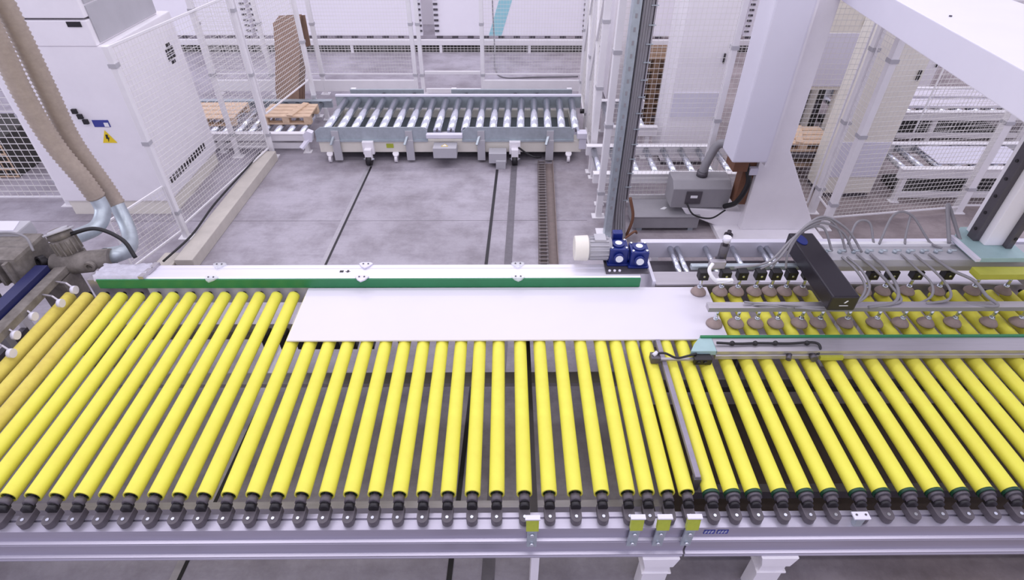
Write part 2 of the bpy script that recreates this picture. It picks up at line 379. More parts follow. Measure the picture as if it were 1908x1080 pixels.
# transfer car
t = thing('transfer_car', 'galvanised roller transfer car standing on floor tracks', 'transfer car', (-0.9, 8.25, 0))
X0, X1, Yf, Yr, ZT = -2.68, 1.08, 7.70, 8.88, 0.50
first = None
for k in range(19):
    x = X0+0.14+k*0.197
    yy = Yf+0.02
    if first is None:
        first = build(MB().cyl((x-0.02, yy, ZT-0.058), (x+0.02, Yr-0.03, ZT-0.058), 0.056, 18), 'roller', 'chrome', t, loc=(x, yy, ZT-0.045)); fx = x
        build(MB().cyl((x-0.02, yy-0.03, ZT-0.045), (x-0.02, yy, ZT-0.045), 0.014, 8), 'shaft', 'steel_dark', first)
    else: dup(first, t, (x-fx, 0, 0))
build(MB().box((X0, Yr, ZT-0.18), (X1+0.1, Yr+0.04, ZT)), 'rear_plate', 'galvanised', t)
build(MB().box((X0, Yr-0.01, ZT), (X1+0.1, Yr+0.05, ZT+0.03)), 'rear_rail', 'bright_white', t, bevel=0.006)
for a, c in ((X0-0.02, -1.12), (-0.63, X1-0.12)):
    pl = [(a, ZT-0.17), (c, ZT-0.17), (c, ZT-0.03), (c-0.06, ZT+0.02), (a+0.08, ZT+0.02), (a, ZT-0.04)]
    build(MB().prism(pl, 1, Yf-0.03, Yf-0.015), 'side_plate', 'galvanised', t, bevel=0.003)
    build(MB().box((a, Yf-0.05, ZT-0.19), (c, Yf-0.01, ZT-0.165)), 'plate_flange', 'galvanised', t)
build(MB().box((-1.13, Yf-0.10, ZT-0.12), (-0.62, Yf-0.02, ZT-0.06)), 'bumper', 'bright_white', t, bevel=0.01)
build(MB().box((X1-0.08, Yf-0.09, ZT-0.13), (X1+0.06, Yf+0.06, ZT-0.05)).box((X1-0.04, Yf-0.06, ZT-0.3), (X1+0.06, Yf+0.03, ZT-0.14)), 'end_stop', 'bright_white', t, bevel=0.008)
build(MB().prism([(X0-0.14, 0.34), (X0-0.06, 0.34), (X0-0.03, 0.47), (X0-0.10, 0.5), (X0-0.17, 0.44)], 1, Yf-0.12, Yf-0.03).bar((X0-0.2, Yf-0.2, 0.28), (X0-0.08, Yf-0.05, 0.40), 0.07, 0.03), 'end_stop', 'bright_white', t)
for lo, hi in (((X0, Yf-0.02, 0.14), (X1, Yf+0.06, 0.31)), ((X0, Yr-0.06, 0.14), (X1, Yr-0.001, 0.31))): build(MB().box(lo, hi), 'chassis_beam', 'cream_paint', t, bevel=0.006)
for lo, hi in (((X0, Yf+0.06, 0.14), (X0+0.1, Yr-0.06, 0.3)), ((X1-0.1, Yf+0.06, 0.14), (X1, Yr-0.06, 0.3))): build(MB().box(lo, hi), 'end_beam', 'cream_paint', t)
build(MB().box((X0+0.1, Yf+0.06, 0.18), (X1-0.1, Yr-0.06, 0.19)), 'deck', 'deck_steel', t)
build(MB().cyl((-0.98, Yf+0.16, 0.30), (-0.78, Yf+0.16, 0.30), 0.07, 14), 'drive_motor', 'grey_paint', t)
for x in (-2.42, -1.38, -0.36, 0.62):
    build(MB().bar((x, Yf-0.06, 0.04), (x, Yf-0.06, 0.34), 0.11, 0.035, up=(0, 1, 0)).box((x-0.05, Yf-0.05, 0.34), (x+0.05, Yf-0.02, 0.47)), 'support', 'grey_paint', t)
    build(MB().bar((x-0.06, Yf-0.13, 0.30), (x-0.02, Yf-0.03, 0.40), 0.03, 0.02), 'clip', 'galvanised', t)
def castor(x):
    o = build(MB().box((x-0.08, Yf-0.10, 0.14), (x+0.08, Yf-0.02, 0.33)).box((x-0.05, Yf-0.17, 0.08), (x+0.05, Yf-0.08, 0.24)), 'wheel_bracket', 'white_paint', t, bevel=0.008)
    build(MB().cyl((x-0.04, Yf-0.14, 0.07), (x+0.04, Yf-0.14, 0.07), 0.07, 18), 'wheel', 'black_plastic', o)
    build(MB().cyl((x-0.075, Yf-0.14, 0.09), (x+0.075, Yf-0.14, 0.09), 0.015, 8), 'axle', 'chrome', o)
for x in (-1.97, 0.12): castor(x)
for x in (-2.55, -1.6, 0.9): build(MB().cyl((x, Yf-0.04, 0.13), (x, Yf-0.02, 0.10), 0.045, 14).cyl((x-0.02, Yf-0.05, 0.05), (x+0.02, Yf-0.05, 0.05), 0.05, 14), 'guide_roller', 'white_paint', t)
jb = build(MB().box((-1.03, Yf-0.26, 0.16), (-0.70, Yf-0.06, 0.31)), 'junction_box', 'grey_paint', t, bevel=0.006)
build(MB().prism([(-0.92, Yf-0.20), (-0.82, Yf-0.20), (-0.87, Yf-0.12)], 2, 0.311, 0.314), 'warning_sign', 'warn_yellow', jb)
build(MB().prism([(-0.905, Yf-0.193), (-0.835, Yf-0.193), (-0.87, Yf-0.135)], 2, 0.314, 0.3145), 'warning_field', 'label_white', jb)
build(MB().box((-0.25, Yf-0.24, 0.07), (0.00, Yf-0.05, 0.22)).box((-0.15, Yf-0.28, 0.0), (-0.01, Yf-0.16, 0.12)), 'sensor_box', 'grey_paint', t, bevel=0.006)
build(MB().box((-1.72, Yf-0.03, 0.21), (-1.62, Yf-0.021, 0.27)), 'label_plate', 'tag_lime', t)
build(MB().tube(spline([(0.17, Yf-0.1, 0.25), (0.3, Yf-0.12, 0.16), (0.42, Yf-0.15, 0.12), (0.5, Yf-0.1, 0.10)]), 0.014), 'cable', 'cable_black', t)

# shelf boards between car and fence
t = thing('steel_ledge', 'long galvanised ledge with black buffers behind the transfer car', 'ledge', (-0.7, 9.5, 0))
build(MB().box((-2.55, 9.30, 0.30), (-1.35, 9.34, 0.46)), 'plate', 'galvanised', t, bevel=0.004)
build(MB().box((-0.9, 9.30, 0.30), (1.08, 9.34, 0.46)), 'plate', 'galvanised', t, bevel=0.004)
build(MB().box((-2.55, 9.34, 0.0), (-2.47, 9.42, 0.45)).box((-0.9, 9.34, 0.0), (-0.82, 9.42, 0.45)).box((1.0, 9.34, 0), (1.08, 9.42, 0.45)).box((-2.6, 9.34, 0.25), (1.08, 9.42, 0.30)), 'support_frame', 'white_paint', t)
for x in (-2.0, -1.5, -0.65, 0.15, 0.5): build(MB().sphere((x, 9.27, 0.37), 0.045, 10, 6), 'buffer', 'black_plastic', t)

# left conveyor with pallets
pallet_conveyor('chrome roller conveyor carrying two wooden pallets behind the left fence', -5.6, -2.85, 7.95, 9.22, 0.30, 0.19, 0.045, side_z=0.10)
def pallet(label, x0, y0, z0, w_, d_, nail=True, cross=None, group=None, h=0.125, wood='wood'):
    t = thing('wooden_pallet', label, 'pallet', (x0+w_/2, y0+d_/2, z0), group)
    top = None; nb = 4; bw = d_/nb*0.9
    for k in range(nb):
        y = y0+k*(d_-bw)/(nb-1)
        if top is None: top = build(MB().box((x0, y, z0+h-0.022), (x0+w_, y+bw, z0+h)), 'plank', wood, t, loc=(x0, y, z0), bevel=0.003); ty = y
        else: dup(top, t, (0, y-ty, 0))
    b0 = None
    for i in range(3):
        for j in range(2):
            bx, by = x0+i*(w_-0.1)/2, y0+j*(d_-0.1)
            if b0 is None: b0 = build(MB().box((bx, by, z0+0.02), (bx+0.1, by+0.1, z0+h-0.022)), 'block', wood, t, loc=(bx, by, z0)); bp = (bx, by)
            else: dup(b0, t, (bx-bp[0], by-bp[1], 0))
    s0 = None
    for j in range(2):
        by = y0+j*(d_-0.1)
        if s0 is None: s0 = build(MB().box((x0, by, z0), (x0+w_, by+0.1, z0+0.02)), 'skid', wood, t, loc=(x0, by, z0)); sy = by
        else: dup(s0, t, (0, by-sy, 0))
    if cross: build(MB().bar((x0+cross[0], y0, z0+h+0.011), (x0+cross[1], y0+d_, z0+h+0.011), 0.09, 0.02), 'cross_plank', wood, t)
    return t
pallet('small wooden pallet on the left conveyor next to the transfer car', -3.68, 8.28, 0.301, 0.74, 0.50, cross=(0.44, 0.56))
pallet('pale wooden pallet at the far left end of the chrome conveyor', -5.0, 8.22, 0.301, 0.95, 0.62, cross=(0.10, 0.16))

# cardboard stack
t = thing('cardboard_stack', 'tall leaning stack of brown cardboard behind the small pallet', 'cardboard', (-3.6, 9.65, 0))
for k in range(6):
    y = 9.58+k*0.035; s = 0.01*k
    pl = [(-3.92+s, 0.0), (-3.56+s, 0.0), (-3.46+s, 0.45), (-3.33+s, 0.93), (-3.30, 1.2), (-3.28+s, 1.42+0.012*k), (-3.64+s, 1.40+0.012*k), (-3.72, 0.95), (-3.86+s, 0.4)]
    build(MB().prism(pl, 1, y, y+0.03), 'board', 'cardboard' if k % 2 == 0 else 'cardboard_dark', t)
build(MB().prism([(-3.40, 0.95), (-3.20, 1.0), (-3.19, 1.46), (-3.4, 1.46)], 1, 9.80, 9.82), 'back_sheet', 'cardboard_dark', t)

# ------------------------------------------------------------------ left fence and kerb
t = thing('floor_kerb', 'long cream floor kerb beam under the left mesh fence', 'kerb', (-3.5, 6.5, 0))
build(MB().prism([(-3.62, 5.05), (-3.42, 5.05), (-3.34, 7.72), (-3.54, 7.72)], 2, 0.0, 0.14), 'beam', 'kerb', t, bevel=0.01)
build(MB().prism([(-3.86, 4.6), (-3.66, 4.6), (-3.62, 5.25), (-3.82, 5.25)], 2, 0.0, 0.10), 'beam_end', 'kerb', t, bevel=0.01)
build(MB().tube(spline([(-3.7, 5.0, 0.16), (-3.60, 5.5, 0.17), (-3.62, 6.2, 0.16), (-3.56, 7.0, 0.165), (-3.52, 7.6, 0.16)]), 0.012), 'cable', 'cable_black', t)
t = thing('mesh_fence', 'white mesh fence standing beside the big left cabinet', 'fence', (-3.7, 7, 0))
post(t, -3.80, 5.70, 2.18, 0.06); post(t, -3.44, 7.82, 2.6, 0.06); post(t, -3.95, 7.82, 2.6, 0.06)
mesh_panel(t, (-3.80, 5.74), (-3.46, 7.78), 0.16, 2.16, 0.018, 0.05, 0.055)
mesh_panel(t, (-3.92, 7.82), (-3.48, 7.82), 0.16, 2.3)
mesh_panel(t, (-4.02, 4.95), (-3.81, 5.66), 0.12, 0.7)
t = thing('mesh_fence', 'white mesh fence panel hanging in front of the cardboard stack', 'fence', (-3.2, 9.3, 0))
post(t, -3.16, 9.32, 2.6, 0.065)
mesh_panel(t, (-3.42, 7.90), (-3.18, 9.29), 0.62, 2.4, 0.018, 0.05, 0.06, 0.004)
t = thing('mesh_fence', 'white mesh fence at the far left edge beside the cabinet', 'fence', (-6.6, 6, 0))
post(t, -8.4, 6.45, 2.6); post(t, -5.62, 6.45, 2.6)
mesh_panel(t, (-8.37, 6.45), (-5.65, 6.45), 0.12, 2.3, 0.02, 0.09, 0.08, 0.006)
t = thing('steel_basket', 'olive brown stacked steel basket behind the far left fence', 'basket', (-7.2, 7.6, 0))
build(MB().box((-7.9, 7.2, 0), (-6.75, 8.1, 0.55)), 'bin', 'dark_bin', t, bevel=0.01)
rb = MB(); wires(rb, (-7.92, 7.18), (-6.74, 7.18), 0.02, 0.6, 0.13, 0.11, 0.015); build(rb, 'lattice', 'wood', t)

# big left cabinet
t = thing('machine_cabinet', 'large white machine cabinet with warning signs, behind beige hoses', 'cabinet', (-4.75, 6.95, 0))
build(MB().box((-5.45, 6.20, 0.20), (-4.14, 7.65, 2.03)), 'body', 'white_paint', t, bevel=0.012)
build(MB().box((-5.42, 6.23, 0.0), (-4.17, 7.62, 0.20)), 'plinth', 'cream_paint', t)
build(MB().box((-5.45, 6.19, 2.03), (-4.22, 7.50, 2.28)), 'upper_body', 'white_paint', t, bevel=0.01)
build(MB().box((-5.45, 6.19, 2.30), (-4.22, 7.50, 3.3)), 'top_section', 'white_paint', t, bevel=0.01)
build(MB().box((-4.22, 6.26, 2.05), (-4.205, 7.48, 2.40)).box((-4.22, 6.26, 2.42), (-4.205, 7.48, 3.3)), 'side_panel', 'grey_paint', t, bevel=0.004)
build(MB().box((-4.42, 6.182, 2.22), (-4.28, 6.192, 2.27)), 'handle', 'black_plastic', t)
v = MB()
for k in range(5):
    for j in range(4):
        if (k-2)**2+(j-1.5)**2*1.5 < 5.2: v.box((-4.139, 7.25+j*0.05, 1.50+k*0.05), (-4.134, 7.29+j*0.05, 1.535+k*0.05))
build(v, 'fan_grille', 'black_plastic', t, kind='stuff')
v = MB()
for k in range(14): v.box((-4.139, 6.35+k*0.075, 0.36), (-4.134, 6.39+k*0.075, 0.44))
build(v, 'vent_slots', 'black_plastic', t, kind='stuff')
sg = build(MB().prism([(-4.63, 0.97), (-4.47, 0.97), (-4.55, 1.12)], 1, 6.194, 6.199), 'warning_sign', 'warn_yellow', t)
build(MB().prism([(-4.56, 1.07), (-4.535, 1.07), (-4.545, 1.035), (-4.53, 1.035), (-4.56, 0.985), (-4.552, 1.02), (-4.57, 1.02)], 1, 6.190, 6.194), 'bolt_mark', 'black_plastic', sg)
build(MB().box((-4.64, 6.194, 1.16), (-4.46, 6.199, 1.24)), 'label_plate', 'label_blue', t)
build(MB().box((-4.52, 6.19, 1.165), (-4.47, 6.194, 1.21)), 'label_mark', 'label_white', t)
sw = MB()
for k in range(3): sw.box((-4.80+0.035*k, 6.17, 1.32-0.06*k), (-4.75+0.035*k, 6.2, 1.37-0.06*k))
build(sw, 'switches', 'black_plastic', t)
build(MB().box((-4.98, 6.19, 1.70), (-4.93, 6.2, 1.74)), 'lock', 'grey_paint', t)
# ------------------------------------------------------------------ left brushing unit with hoses
def hose(t, pts, r, m='hose_beige', step=0.035):
    sp = spline(pts, 24); L = [0]
    for a, b in zip(sp, sp[1:]): L.append(L[-1]+(b-a).length)
    out = []; rs = []; s = 0; i = 0; k = 0
    while s < L[-1]:
        while i < len(L)-2 and L[i+1] < s: i += 1
        f = (s-L[i])/max(1e-6, L[i+1]-L[i]); out.append(sp[i].lerp(sp[i+1], f)); rs.append(r if k % 2 == 0 else r*0.86)
        s += step/2; k += 1
    return build(MB().tube(out, rs, 14), 'corrugated_hose', m, t)
t = thing('brush_unit', 'dusty grey pump and motor unit with blue crossbar over the leftmost yellow rollers', 'machine', (-3.4, 3.7, 0))
hose(t, [(-3.68, 4.55, 3.3), (-3.70, 4.55, 2.6), (-3.73, 4.55, 2.1), (-3.70, 4.55, 1.69), (-3.61, 4.55, 1.36), (-3.57, 4.55, 1.15)], 0.082)
hose(t, [(-3.70, 4.76, 3.4), (-3.68, 4.76, 2.75), (-3.69, 4.76, 2.1), (-3.70, 4.76, 1.64), (-3.62, 4.76, 1.2), (-3.57, 4.74, 0.98)], 0.082)
build(MB().tube(spline([(-3.57, 4.55, 1.16), (-3.54, 4.50, 1.05), (-3.56, 4.36, 0.97), (-3.62, 4.15, 1.0), (-3.56, 3.95, 1.05)]), 0.065, 14), 'elbow_pipe', 'galvanised', t)
build(MB().tube(spline([(-3.57, 4.74, 1.0), (-3.48, 4.62, 0.84), (-3.36, 4.42, 0.78), (-3.28, 4.2, 0.82), (-3.26, 3.95, 0.95)]), 0.065, 14), 'elbow_pipe', 'galvanised', t)
def motor(c, d, r, L, m='dusty_grey'):
    c, d = Vector(c), Vector(d).normalized(); mb = MB()
    mb.cyl(c, c+d*L, r, 20)
    u = Vector((0, 0, 1)); a = d.cross(u).normalized(); b = d.cross(a)
    for k in range(14):
        tt = 2*math.pi*k/14; e = a*math.cos(tt)+b*math.sin(tt)
        mb.bar(c+d*(L*0.15)+e*r, c+d*(L*0.85)+e*r, 0.008, 0.03, up=e)
    mb.cyl(c+d*L, c+d*(L+0.05), r*1.12, 20, r*0.95); mb.cyl(c-d*0.03, c, r*1.15, 20)
    return mb
o = build(motor((-3.40, 3.80, 1.08), (-0.15, 0.1, 1), 0.085, 0.16), 'motor', 'dusty_grey', t)
build(MB().cyl((-3.425, 3.82, 1.27), (-3.43, 3.825, 1.285), 0.11, 20).cyl((-3.43, 3.825, 1.285), (-3.433, 3.827, 1.295), 0.075, 20), 'fan_cover', 'grey_paint', o)
build(MB().cyl((-3.52, 3.72, 1.02), (-3.10, 3.80, 1.02), 0.09, 18).cyl((-3.46, 3.62, 0.98), (-3.46, 3.58, 0.98), 0.05, 14), 'pump_body', 'dusty_grey', t)
build(MB().ring((-3.20, 3.69, 1.04), (-3.20, 3.66, 1.04), 0.042, 0.024, 18), 'pipe_flange', 'dusty_grey', t)
build(MB().ring((-3.56, 3.70, 1.08), (-3.58, 3.66, 1.09), 0.05, 0.03, 18).cyl((-3.56, 3.70, 1.08), (-3.56, 3.705, 1.08), 0.032, 14), 'inlet', 'black_plastic', t)
build(MB().cyl((-3.15, 3.80, 1.02), (-3.02, 3.92, 1.02), 0.06, 16), 'outlet_pipe', 'galvanised', t)
build(MB().box((-3.95, 3.52, 0.98), (-3.62, 3.90, 1.22)), 'gearbox', 'dusty_grey', t, bevel=0.03)
build(motor((-4.02, 3.62, 1.16), (-1, -0.05, 0.12), 0.12, 0.32), 'motor', 'dusty_grey', t)
build(MB().box((-4.08, 3.84, 1.14), (-3.78, 4.02, 1.26)), 'terminal_box', 'grey_paint', t, bevel=0.012)
build(MB().prism([(-4.05, 3.86), (-3.82, 3.86), (-3.86, 4.0), (-4.03, 4.0)], 2, 1.26, 1.265), 'box_lid', 'bright_white', t)
for k in range(4): build(MB().bar((-3.92+0.08*k, 3.50, 1.0), (-3.92+0.08*k, 3.50, 1.2), 0.025, 0.05, up=(0, 1, 0)), 'rib', 'dusty_grey', t)
build(MB().bar((-3.53, 3.62, 1.05), (-3.53, 1.6, 1.05), 0.10, 0.09), 'blue_crossbar', 'navy', t, bevel=0.006)
build(MB().bar((-3.425, 3.70, 1.02), (-3.425, 1.6, 1.02), 0.09, 0.06), 'side_bar', 'dusty_grey', t, bevel=0.005)
build(MB().box((-3.60, 3.55, 0.0), (-3.38, 3.75, 0.98)), 'stand', 'dusty_grey', t)
build(MB().box((-3.60, 1.35, 0.0), (-3.38, 1.52, 0.985)), 'stand', 'dusty_grey', t)
build(MB().tube(spline([(-3.86, 3.49, 1.1), (-3.76, 3.36, 1.08), (-3.64, 3.25, 1.06), (-3.60, 3.18, 0.99)]), 0.028, 10), 'black_hose', 'cable_black', t)
build(MB().tube(spline([(-3.36, 3.82, 1.25), (-3.15, 3.86, 1.28), (-2.95, 3.82, 1.2), (-2.86, 3.75, 1.07)]), 0.016, 10), 'black_hose', 'cable_black', t)
build(MB().tube(spline([(-4.0, 3.7, 1.28), (-3.8, 3.74, 1.32), (-3.62, 3.72, 1.30), (-3.56, 3.66, 1.2)]), 0.01, 8), 'cable', 'hose_grey', t)
for x, y in ((-3.22, 3.44), (-3.23, 3.28), (-3.34, 3.13), (-3.34, 2.93), (-3.25, 2.75)):
    a = build(MB().bar((x-0.16, y+0.06, 1.02), (x-0.06, y+0.03, 1.03), 0.012, 0.01).bar((x-0.06, y+0.03, 1.03), (x, y+0.01, 0.985), 0.012, 0.01), 'hold_down_arm', 'alu_dull', t)
    build(MB().cyl((x-0.012, y, 0.985), (x+0.016, y, 0.985), 0.033, 14), 'press_wheel', 'bright_white', a)
t.location = Vector(t.location) + Vector((-0.17, 0.06, 0))
# feeder table to the left of the crossbar
t = thing('feed_table', 'short steel feed table left of the blue crossbar', 'table', (-4.1, 2.9, 0))
build(MB().box((-4.8, 1.8, 0.86), (-3.76, 3.3, 0.92)), 'top', 'aluminium', t, bevel=0.008)
build(MB().box((-4.8, 3.30, 0.86), (-3.76, 3.36, 0.98)), 'back_rail', 'aluminium', t)
for x in (-4.7, -3.85):
    for y in (1.95, 3.2): build(MB().box((x-0.03, y-0.03, 0), (x+0.03, y+0.03, 0.86)), 'leg', 'grey_paint', t)

# ------------------------------------------------------------------ main yellow roller conveyor, two sections
YN, YF, R, ZA = 1.765, 3.515, 0.0445, 0.906
def beam_profile(mb, x0, x1, y, s=1):
    # stepped aluminium side beam: y is its outer face
    pl = [(y, 0.50), (y, 0.512), (y+0.008, 0.516), (y+0.008, 0.522), (y, 0.526), (y, 0.536), (y+0.018, 0.542), (y+0.018, 0.652), (y+0.004, 0.656), (y+0.004, 0.668), (y+0.010, 0.672), (y+0.010, 0.678), (y, 0.682), (y, 0.694), (y+0.018, 0.70), (y+0.018, 0.80), (y+0.004, 0.805), (y+0.004, 0.825),
          (y+0.060, 0.825), (y+0.060, 0.812), (y+0.072, 0.812), (y+0.072, 0.825), (y+0.10, 0.825), (y+0.10, 0.50)]
    mb.prism(pl, 0, x0, x1); return mb
def roller_section(name, label, xs, x0, x1, ring):
    t = thing(name, label, 'conveyor', ((x0+x1)/2, 2.6, 0), 'yellow roller conveyor sections')
    build(beam_profile(MB(), x0, x1, 1.60), 'front_beam', 'aluminium', t)
    cache = {}
    for i, x in enumerate(xs):
        dusty = x < -3.15
        key = 'yellow_dusty' if dusty else 'yellow'
        if key in cache:
            src, sx = cache[key]; dup(src, t, (x-sx, 0, 0)); continue
        mb = MB().ring((x, YN, ZA), (x, YF, ZA), R, R-0.008, 24)
        r_ = build(mb, 'roller', key, t, loc=(x, YN, ZA)); cache[key] = (r_, x)
        build(MB().cyl((x, YN+0.012, ZA), (x, YN+0.03, ZA), R-0.009, 20), 'end_plug', 'green_ring', r_); build(MB().cyl((x, YF-0.03, ZA), (x, YF-0.012, ZA), R-0.009, 20), 'end_plug', 'green_ring', r_)
        build(MB().cyl((x, YN-0.05, ZA), (x, YF+0.04, ZA), 0.016, 10), 'shaft', 'black_plastic', r_)
        if ring:
            build(MB().cyl((x, YN-0.016, ZA), (x, YN, ZA), R+0.001, 20, R+0.004), 'green_collar', 'green_ring', r_)
            build(MB().cyl((x, YN-0.034, ZA), (x, YN-0.016, ZA), R-0.004, 20), 'pulley_ring', 'steel_dark', r_)
            dy = -0.012
        else: dy = 0
        build(MB().cyl((x, YN-0.045+dy, ZA-0.004), (x, YN-0.008+dy, ZA-0.004), 0.031, 8), 'hex_collar', 'bracket_grey', r_)
        build(MB().cyl((x, YN-0.075, ZA-0.018), (x, YN-0.035+dy, ZA-0.018), 0.029, 14), 'knuckle', 'black_plastic', r_)
        # rounded arm that bolts to the beam
        arm = [(x-0.031, YN-0.045), (x+0.031, YN-0.045)] + [(x+0.031*math.cos(a), 1.648+0.031*math.sin(a)) for a in [-math.pi*k/10 for k in range(11)]]
        build(MB().prism(arm, 2, 0.826, 0.872), 'swivel_arm', 'bracket_grey', r_, bevel=0.003)
        build(MB().cyl((x, 1.648, 0.872), (x, 1.648, 0.878), 0.009, 8), 'bolt', 'chrome', r_)
    return t
xl = [-0.06-0.1362*i for i in range(0, 26)] + [0.095, 0.235, 0.38, 0.53, 0.675, 0.785, 0.90, 1.01]
tl = roller_section('roller_conveyor', 'long yellow roller conveyor section under the white slab', sorted(xl), -4.6, 1.022, False)
xr = [1.145, 1.265, 1.385, 1.535, 1.675, 1.815, 1.975, 2.11, 2.26, 2.41, 2.555, 2.705, 2.85] + [2.995+0.146*k for k in range(11)]
tr = roller_section('roller_conveyor', 'yellow roller conveyor section with ringed ends below the suction cups', xr, 1.034, 4.9, True)
# left section: back rail, green guide, frame
build(MB().prism([(3.56, 0.80), (3.56, 1.046), (3.575, 1.05), (3.60, 1.05), (3.60, 1.047), (3.685, 1.047), (3.685, 1.05), (3.73, 1.05), (3.735, 0.98), (3.735, 0.80)], 0, -2.86, 1.06), 'back_rail', 'alu_reflect', tl)
build(MB().prism([(3.58, 0.80), (3.58, 1.02), (3.73, 1.02), (3.73, 0.80)], 0, -3.32, -2.86), 'back_rail_end', 'alu_dull', tl)
build(MB().box((-3.22, 3.545, 0.962), (1.06, 3.56, 1.046)), 'green_guide', 'green_guide', tl, bevel=0.002)
fl = MB(); NX, NY = 26, 12; rr_ = random.Random(3)
hx = [[1.062+0.010*rr_.random()+0.012*max(0, math.sin(j*1.9+0.35*i+math.sin(i*0.7))) for i in range(NX)] for j in range(NY)]
vs = [(-3.24+0.40*i/(NX-1)+(0.02 if j > 6 else 0)*math.sin(j), 3.55+0.19*j/(NY-1), hx[j][i] if 0 < j < NY-1 else 1.03) for j in range(NY) for i in range(NX)]
fl.add(vs, [(j*NX+i, j*NX+i+1, (j+1)*NX+i+1, (j+1)*NX+i) for j in range(NY-1) for i in range(NX-1)], True)
fl.box((-3.22, 3.57, 1.02), (-2.85, 3.735, 1.055))
build(fl, 'plastic_wrap', 'plastic_film', tl)
build(MB().prism([(-2.885, 3.55), (-2.845, 3.55), (-2.80, 3.74), (-2.84, 3.74)], 2, 1.05, 1.075), 'wrap_band', 'alu_dull', tl)
for x in (-2.32, -1.14, 0.09):
    for y in (3.715, 3.545):
        pl = [(x-0.055, y+0.02), (x-0.035, y+0.035), (x+0.035, y+0.035), (x+0.055, y+0.02), (x+0.03, y-0.02), (x, y-0.042), (x-0.03, y-0.02)]
        b = build(MB().prism(pl, 2, 1.051, 1.063), 'clear_bracket', 'film_clear' if x != -1.14 else 'bright_white', tl)
        build(MB().cyl((x-0.02, y+0.012, 1.063), (x-0.02, y+0.012, 1.068), 0.007, 8).cyl((x+0.02, y+0.012, 1.063), (x+0.02, y+0.012, 1.068), 0.007, 8), 'screws', 'steel_dark', b, kind='stuff')
build(MB().box((-1.335, 3.635, 1.047), (-1.305, 3.66, 1.0485)), 'printed_mark', 'black_plastic', tl)
build(MB().prism([(-1.292, 3.648), (-1.27, 3.632), (-1.248, 3.648), (-1.262, 3.648), (-1.262, 3.664), (-1.278, 3.664), (-1.278, 3.648)], 2, 1.047, 1.0485), 'printed_mark', 'black_plastic', tl)
for x in (-4.1, 0.165, 0.90):
    wd = 0.05 if x < 0.5 else 0.1
    for y in (1.66, 3.63):
        build(MB().box((x-wd/2, y-0.04, 0.0), (x+wd/2, y+0.04, 0.50 if y < 2 else 0.80)), 'leg', 'white_paint', tl, bevel=0.004)
    build(MB().box((x-0.025, 1.70, 0.42), (x+0.025, 3.6, 0.50)), 'cross_tube', 'steel_dark', tl)
build(MB().box((-3.3, 3.08, 0.31), (1.0, 3.20, 0.35)), 'lower_channel', 'alu_dull', tl)
build(MB().box((-3.3, 2.0, 0.28), (1.0, 2.05, 0.36)), 'lower_tube', 'alu_dull', tl)
build(MB().box((-3.2, 3.40, 0.56), (1.0, 3.44, 0.62)).box((-3.2, 3.44, 0.50), (1.0, 3.56, 0.56)), 'drive_cover', 'dusty_grey', tl)
dm = MB()
for k in range(9): dm.box((-1.95+k*0.135, 3.28, 0.54), (-1.88+k*0.135, 3.36, 0.70))
build(dm, 'drive_blocks', 'black_plastic', tl)
# trapezoid leg brackets under the front beam
def leg_bracket(t, x):
    build(MB().prism([(x-0.11, 0.50), (x+0.11, 0.50), (x+0.085, 0.40), (x-0.085, 0.40)], 1, 1.585, 1.70), 'leg_head', 'white_paint', t, bevel=0.004)
    build(MB().box((x-0.075, 1.60, 0), (x+0.075, 1.70, 0.385)).box((x-0.09, 1.59, 0.30), (x+0.09, 1.71, 0.315)), 'leg', 'white_paint', t, bevel=0.004)
leg_bracket(tl, 0.90); leg_bracket(tr, 1.60); leg_bracket(tr, 3.6)
# right section: back rail, guide fence, frame
build(MB().prism([(3.575, 0.78), (3.575, 0.95), (3.58, 0.96), (3.605, 0.96), (3.605, 0.78)], 0, 1.2, 4.9), 'back_rail', 'alu_dull', tr)
for x in (2.9, 4.7):
    build(MB().box((x-0.04, 3.575, 0.0), (x+0.04, 3.66, 0.78)), 'leg', 'white_paint', tr)
build(MB().box((1.2, 3.02, 0.30), (4.8, 3.10, 0.36)).box((1.2, 2.1, 0.28), (4.8, 2.16, 0.36)), 'lower_channel', 'steel_dark', tr)
build(MB().box((1.15, 1.80, 0.16), (4.8, 3.0, 0.175)), 'under_shade_sheet', 'shade_brown', tr)  # added dark sheet that deepens the shade over the brown floor
g = thing('guide_fence', 'aluminium side guide with green edge strip across the right yellow rollers', 'guide', (3, 2.8, 0.95))
build(MB().prism([(2.755, 0.955), (2.755, 0.985), (2.765, 0.99), (2.765, 1.005), (2.755, 1.01), (2.755, 1.03), (2.885, 1.03), (2.885, 0.955)], 0, 1.44, 4.9), 'rail', 'alu_dull', g)
build(MB().box((1.36, 2.885, 0.96), (4.9, 2.905, 1.042)), 'green_strip', 'green_guide', g, bevel=0.002)
build(MB().prism([(1.26, 2.76), (1.44, 2.76), (1.44, 2.89), (1.35, 2.89), (1.30, 2.83)], 2, 0.99, 1.03), 'end_bracket', 'teal_paint', g, bevel=0.004)
build(MB().tube(spline([(1.45, 2.82, 1.05), (1.6, 2.815, 1.045), (1.75, 2.82, 1.045), (1.95, 2.815, 1.045), (2.12, 2.82, 1.05), (2.16, 2.79, 1.04), (2.14, 2.75, 1.0)]), 0.009, 8), 'cable', 'cable_black', g)
for x in (1.56, 1.72, 1.86, 2.08): build(MB().sphere((x, 2.82, 1.045), 0.018, 8, 6), 'cable_tie', 'cable_black', g)
build(MB().cyl((2.11, 2.72, 0.985), (2.11, 2.76, 0.985), 0.025, 14), 'gland', 'steel_dark', g)
build(MB().cyl((1.93, 2.72, 0.985), (1.95, 2.76, 0.995), 0.018, 12), 'gland', 'steel_dark', g)
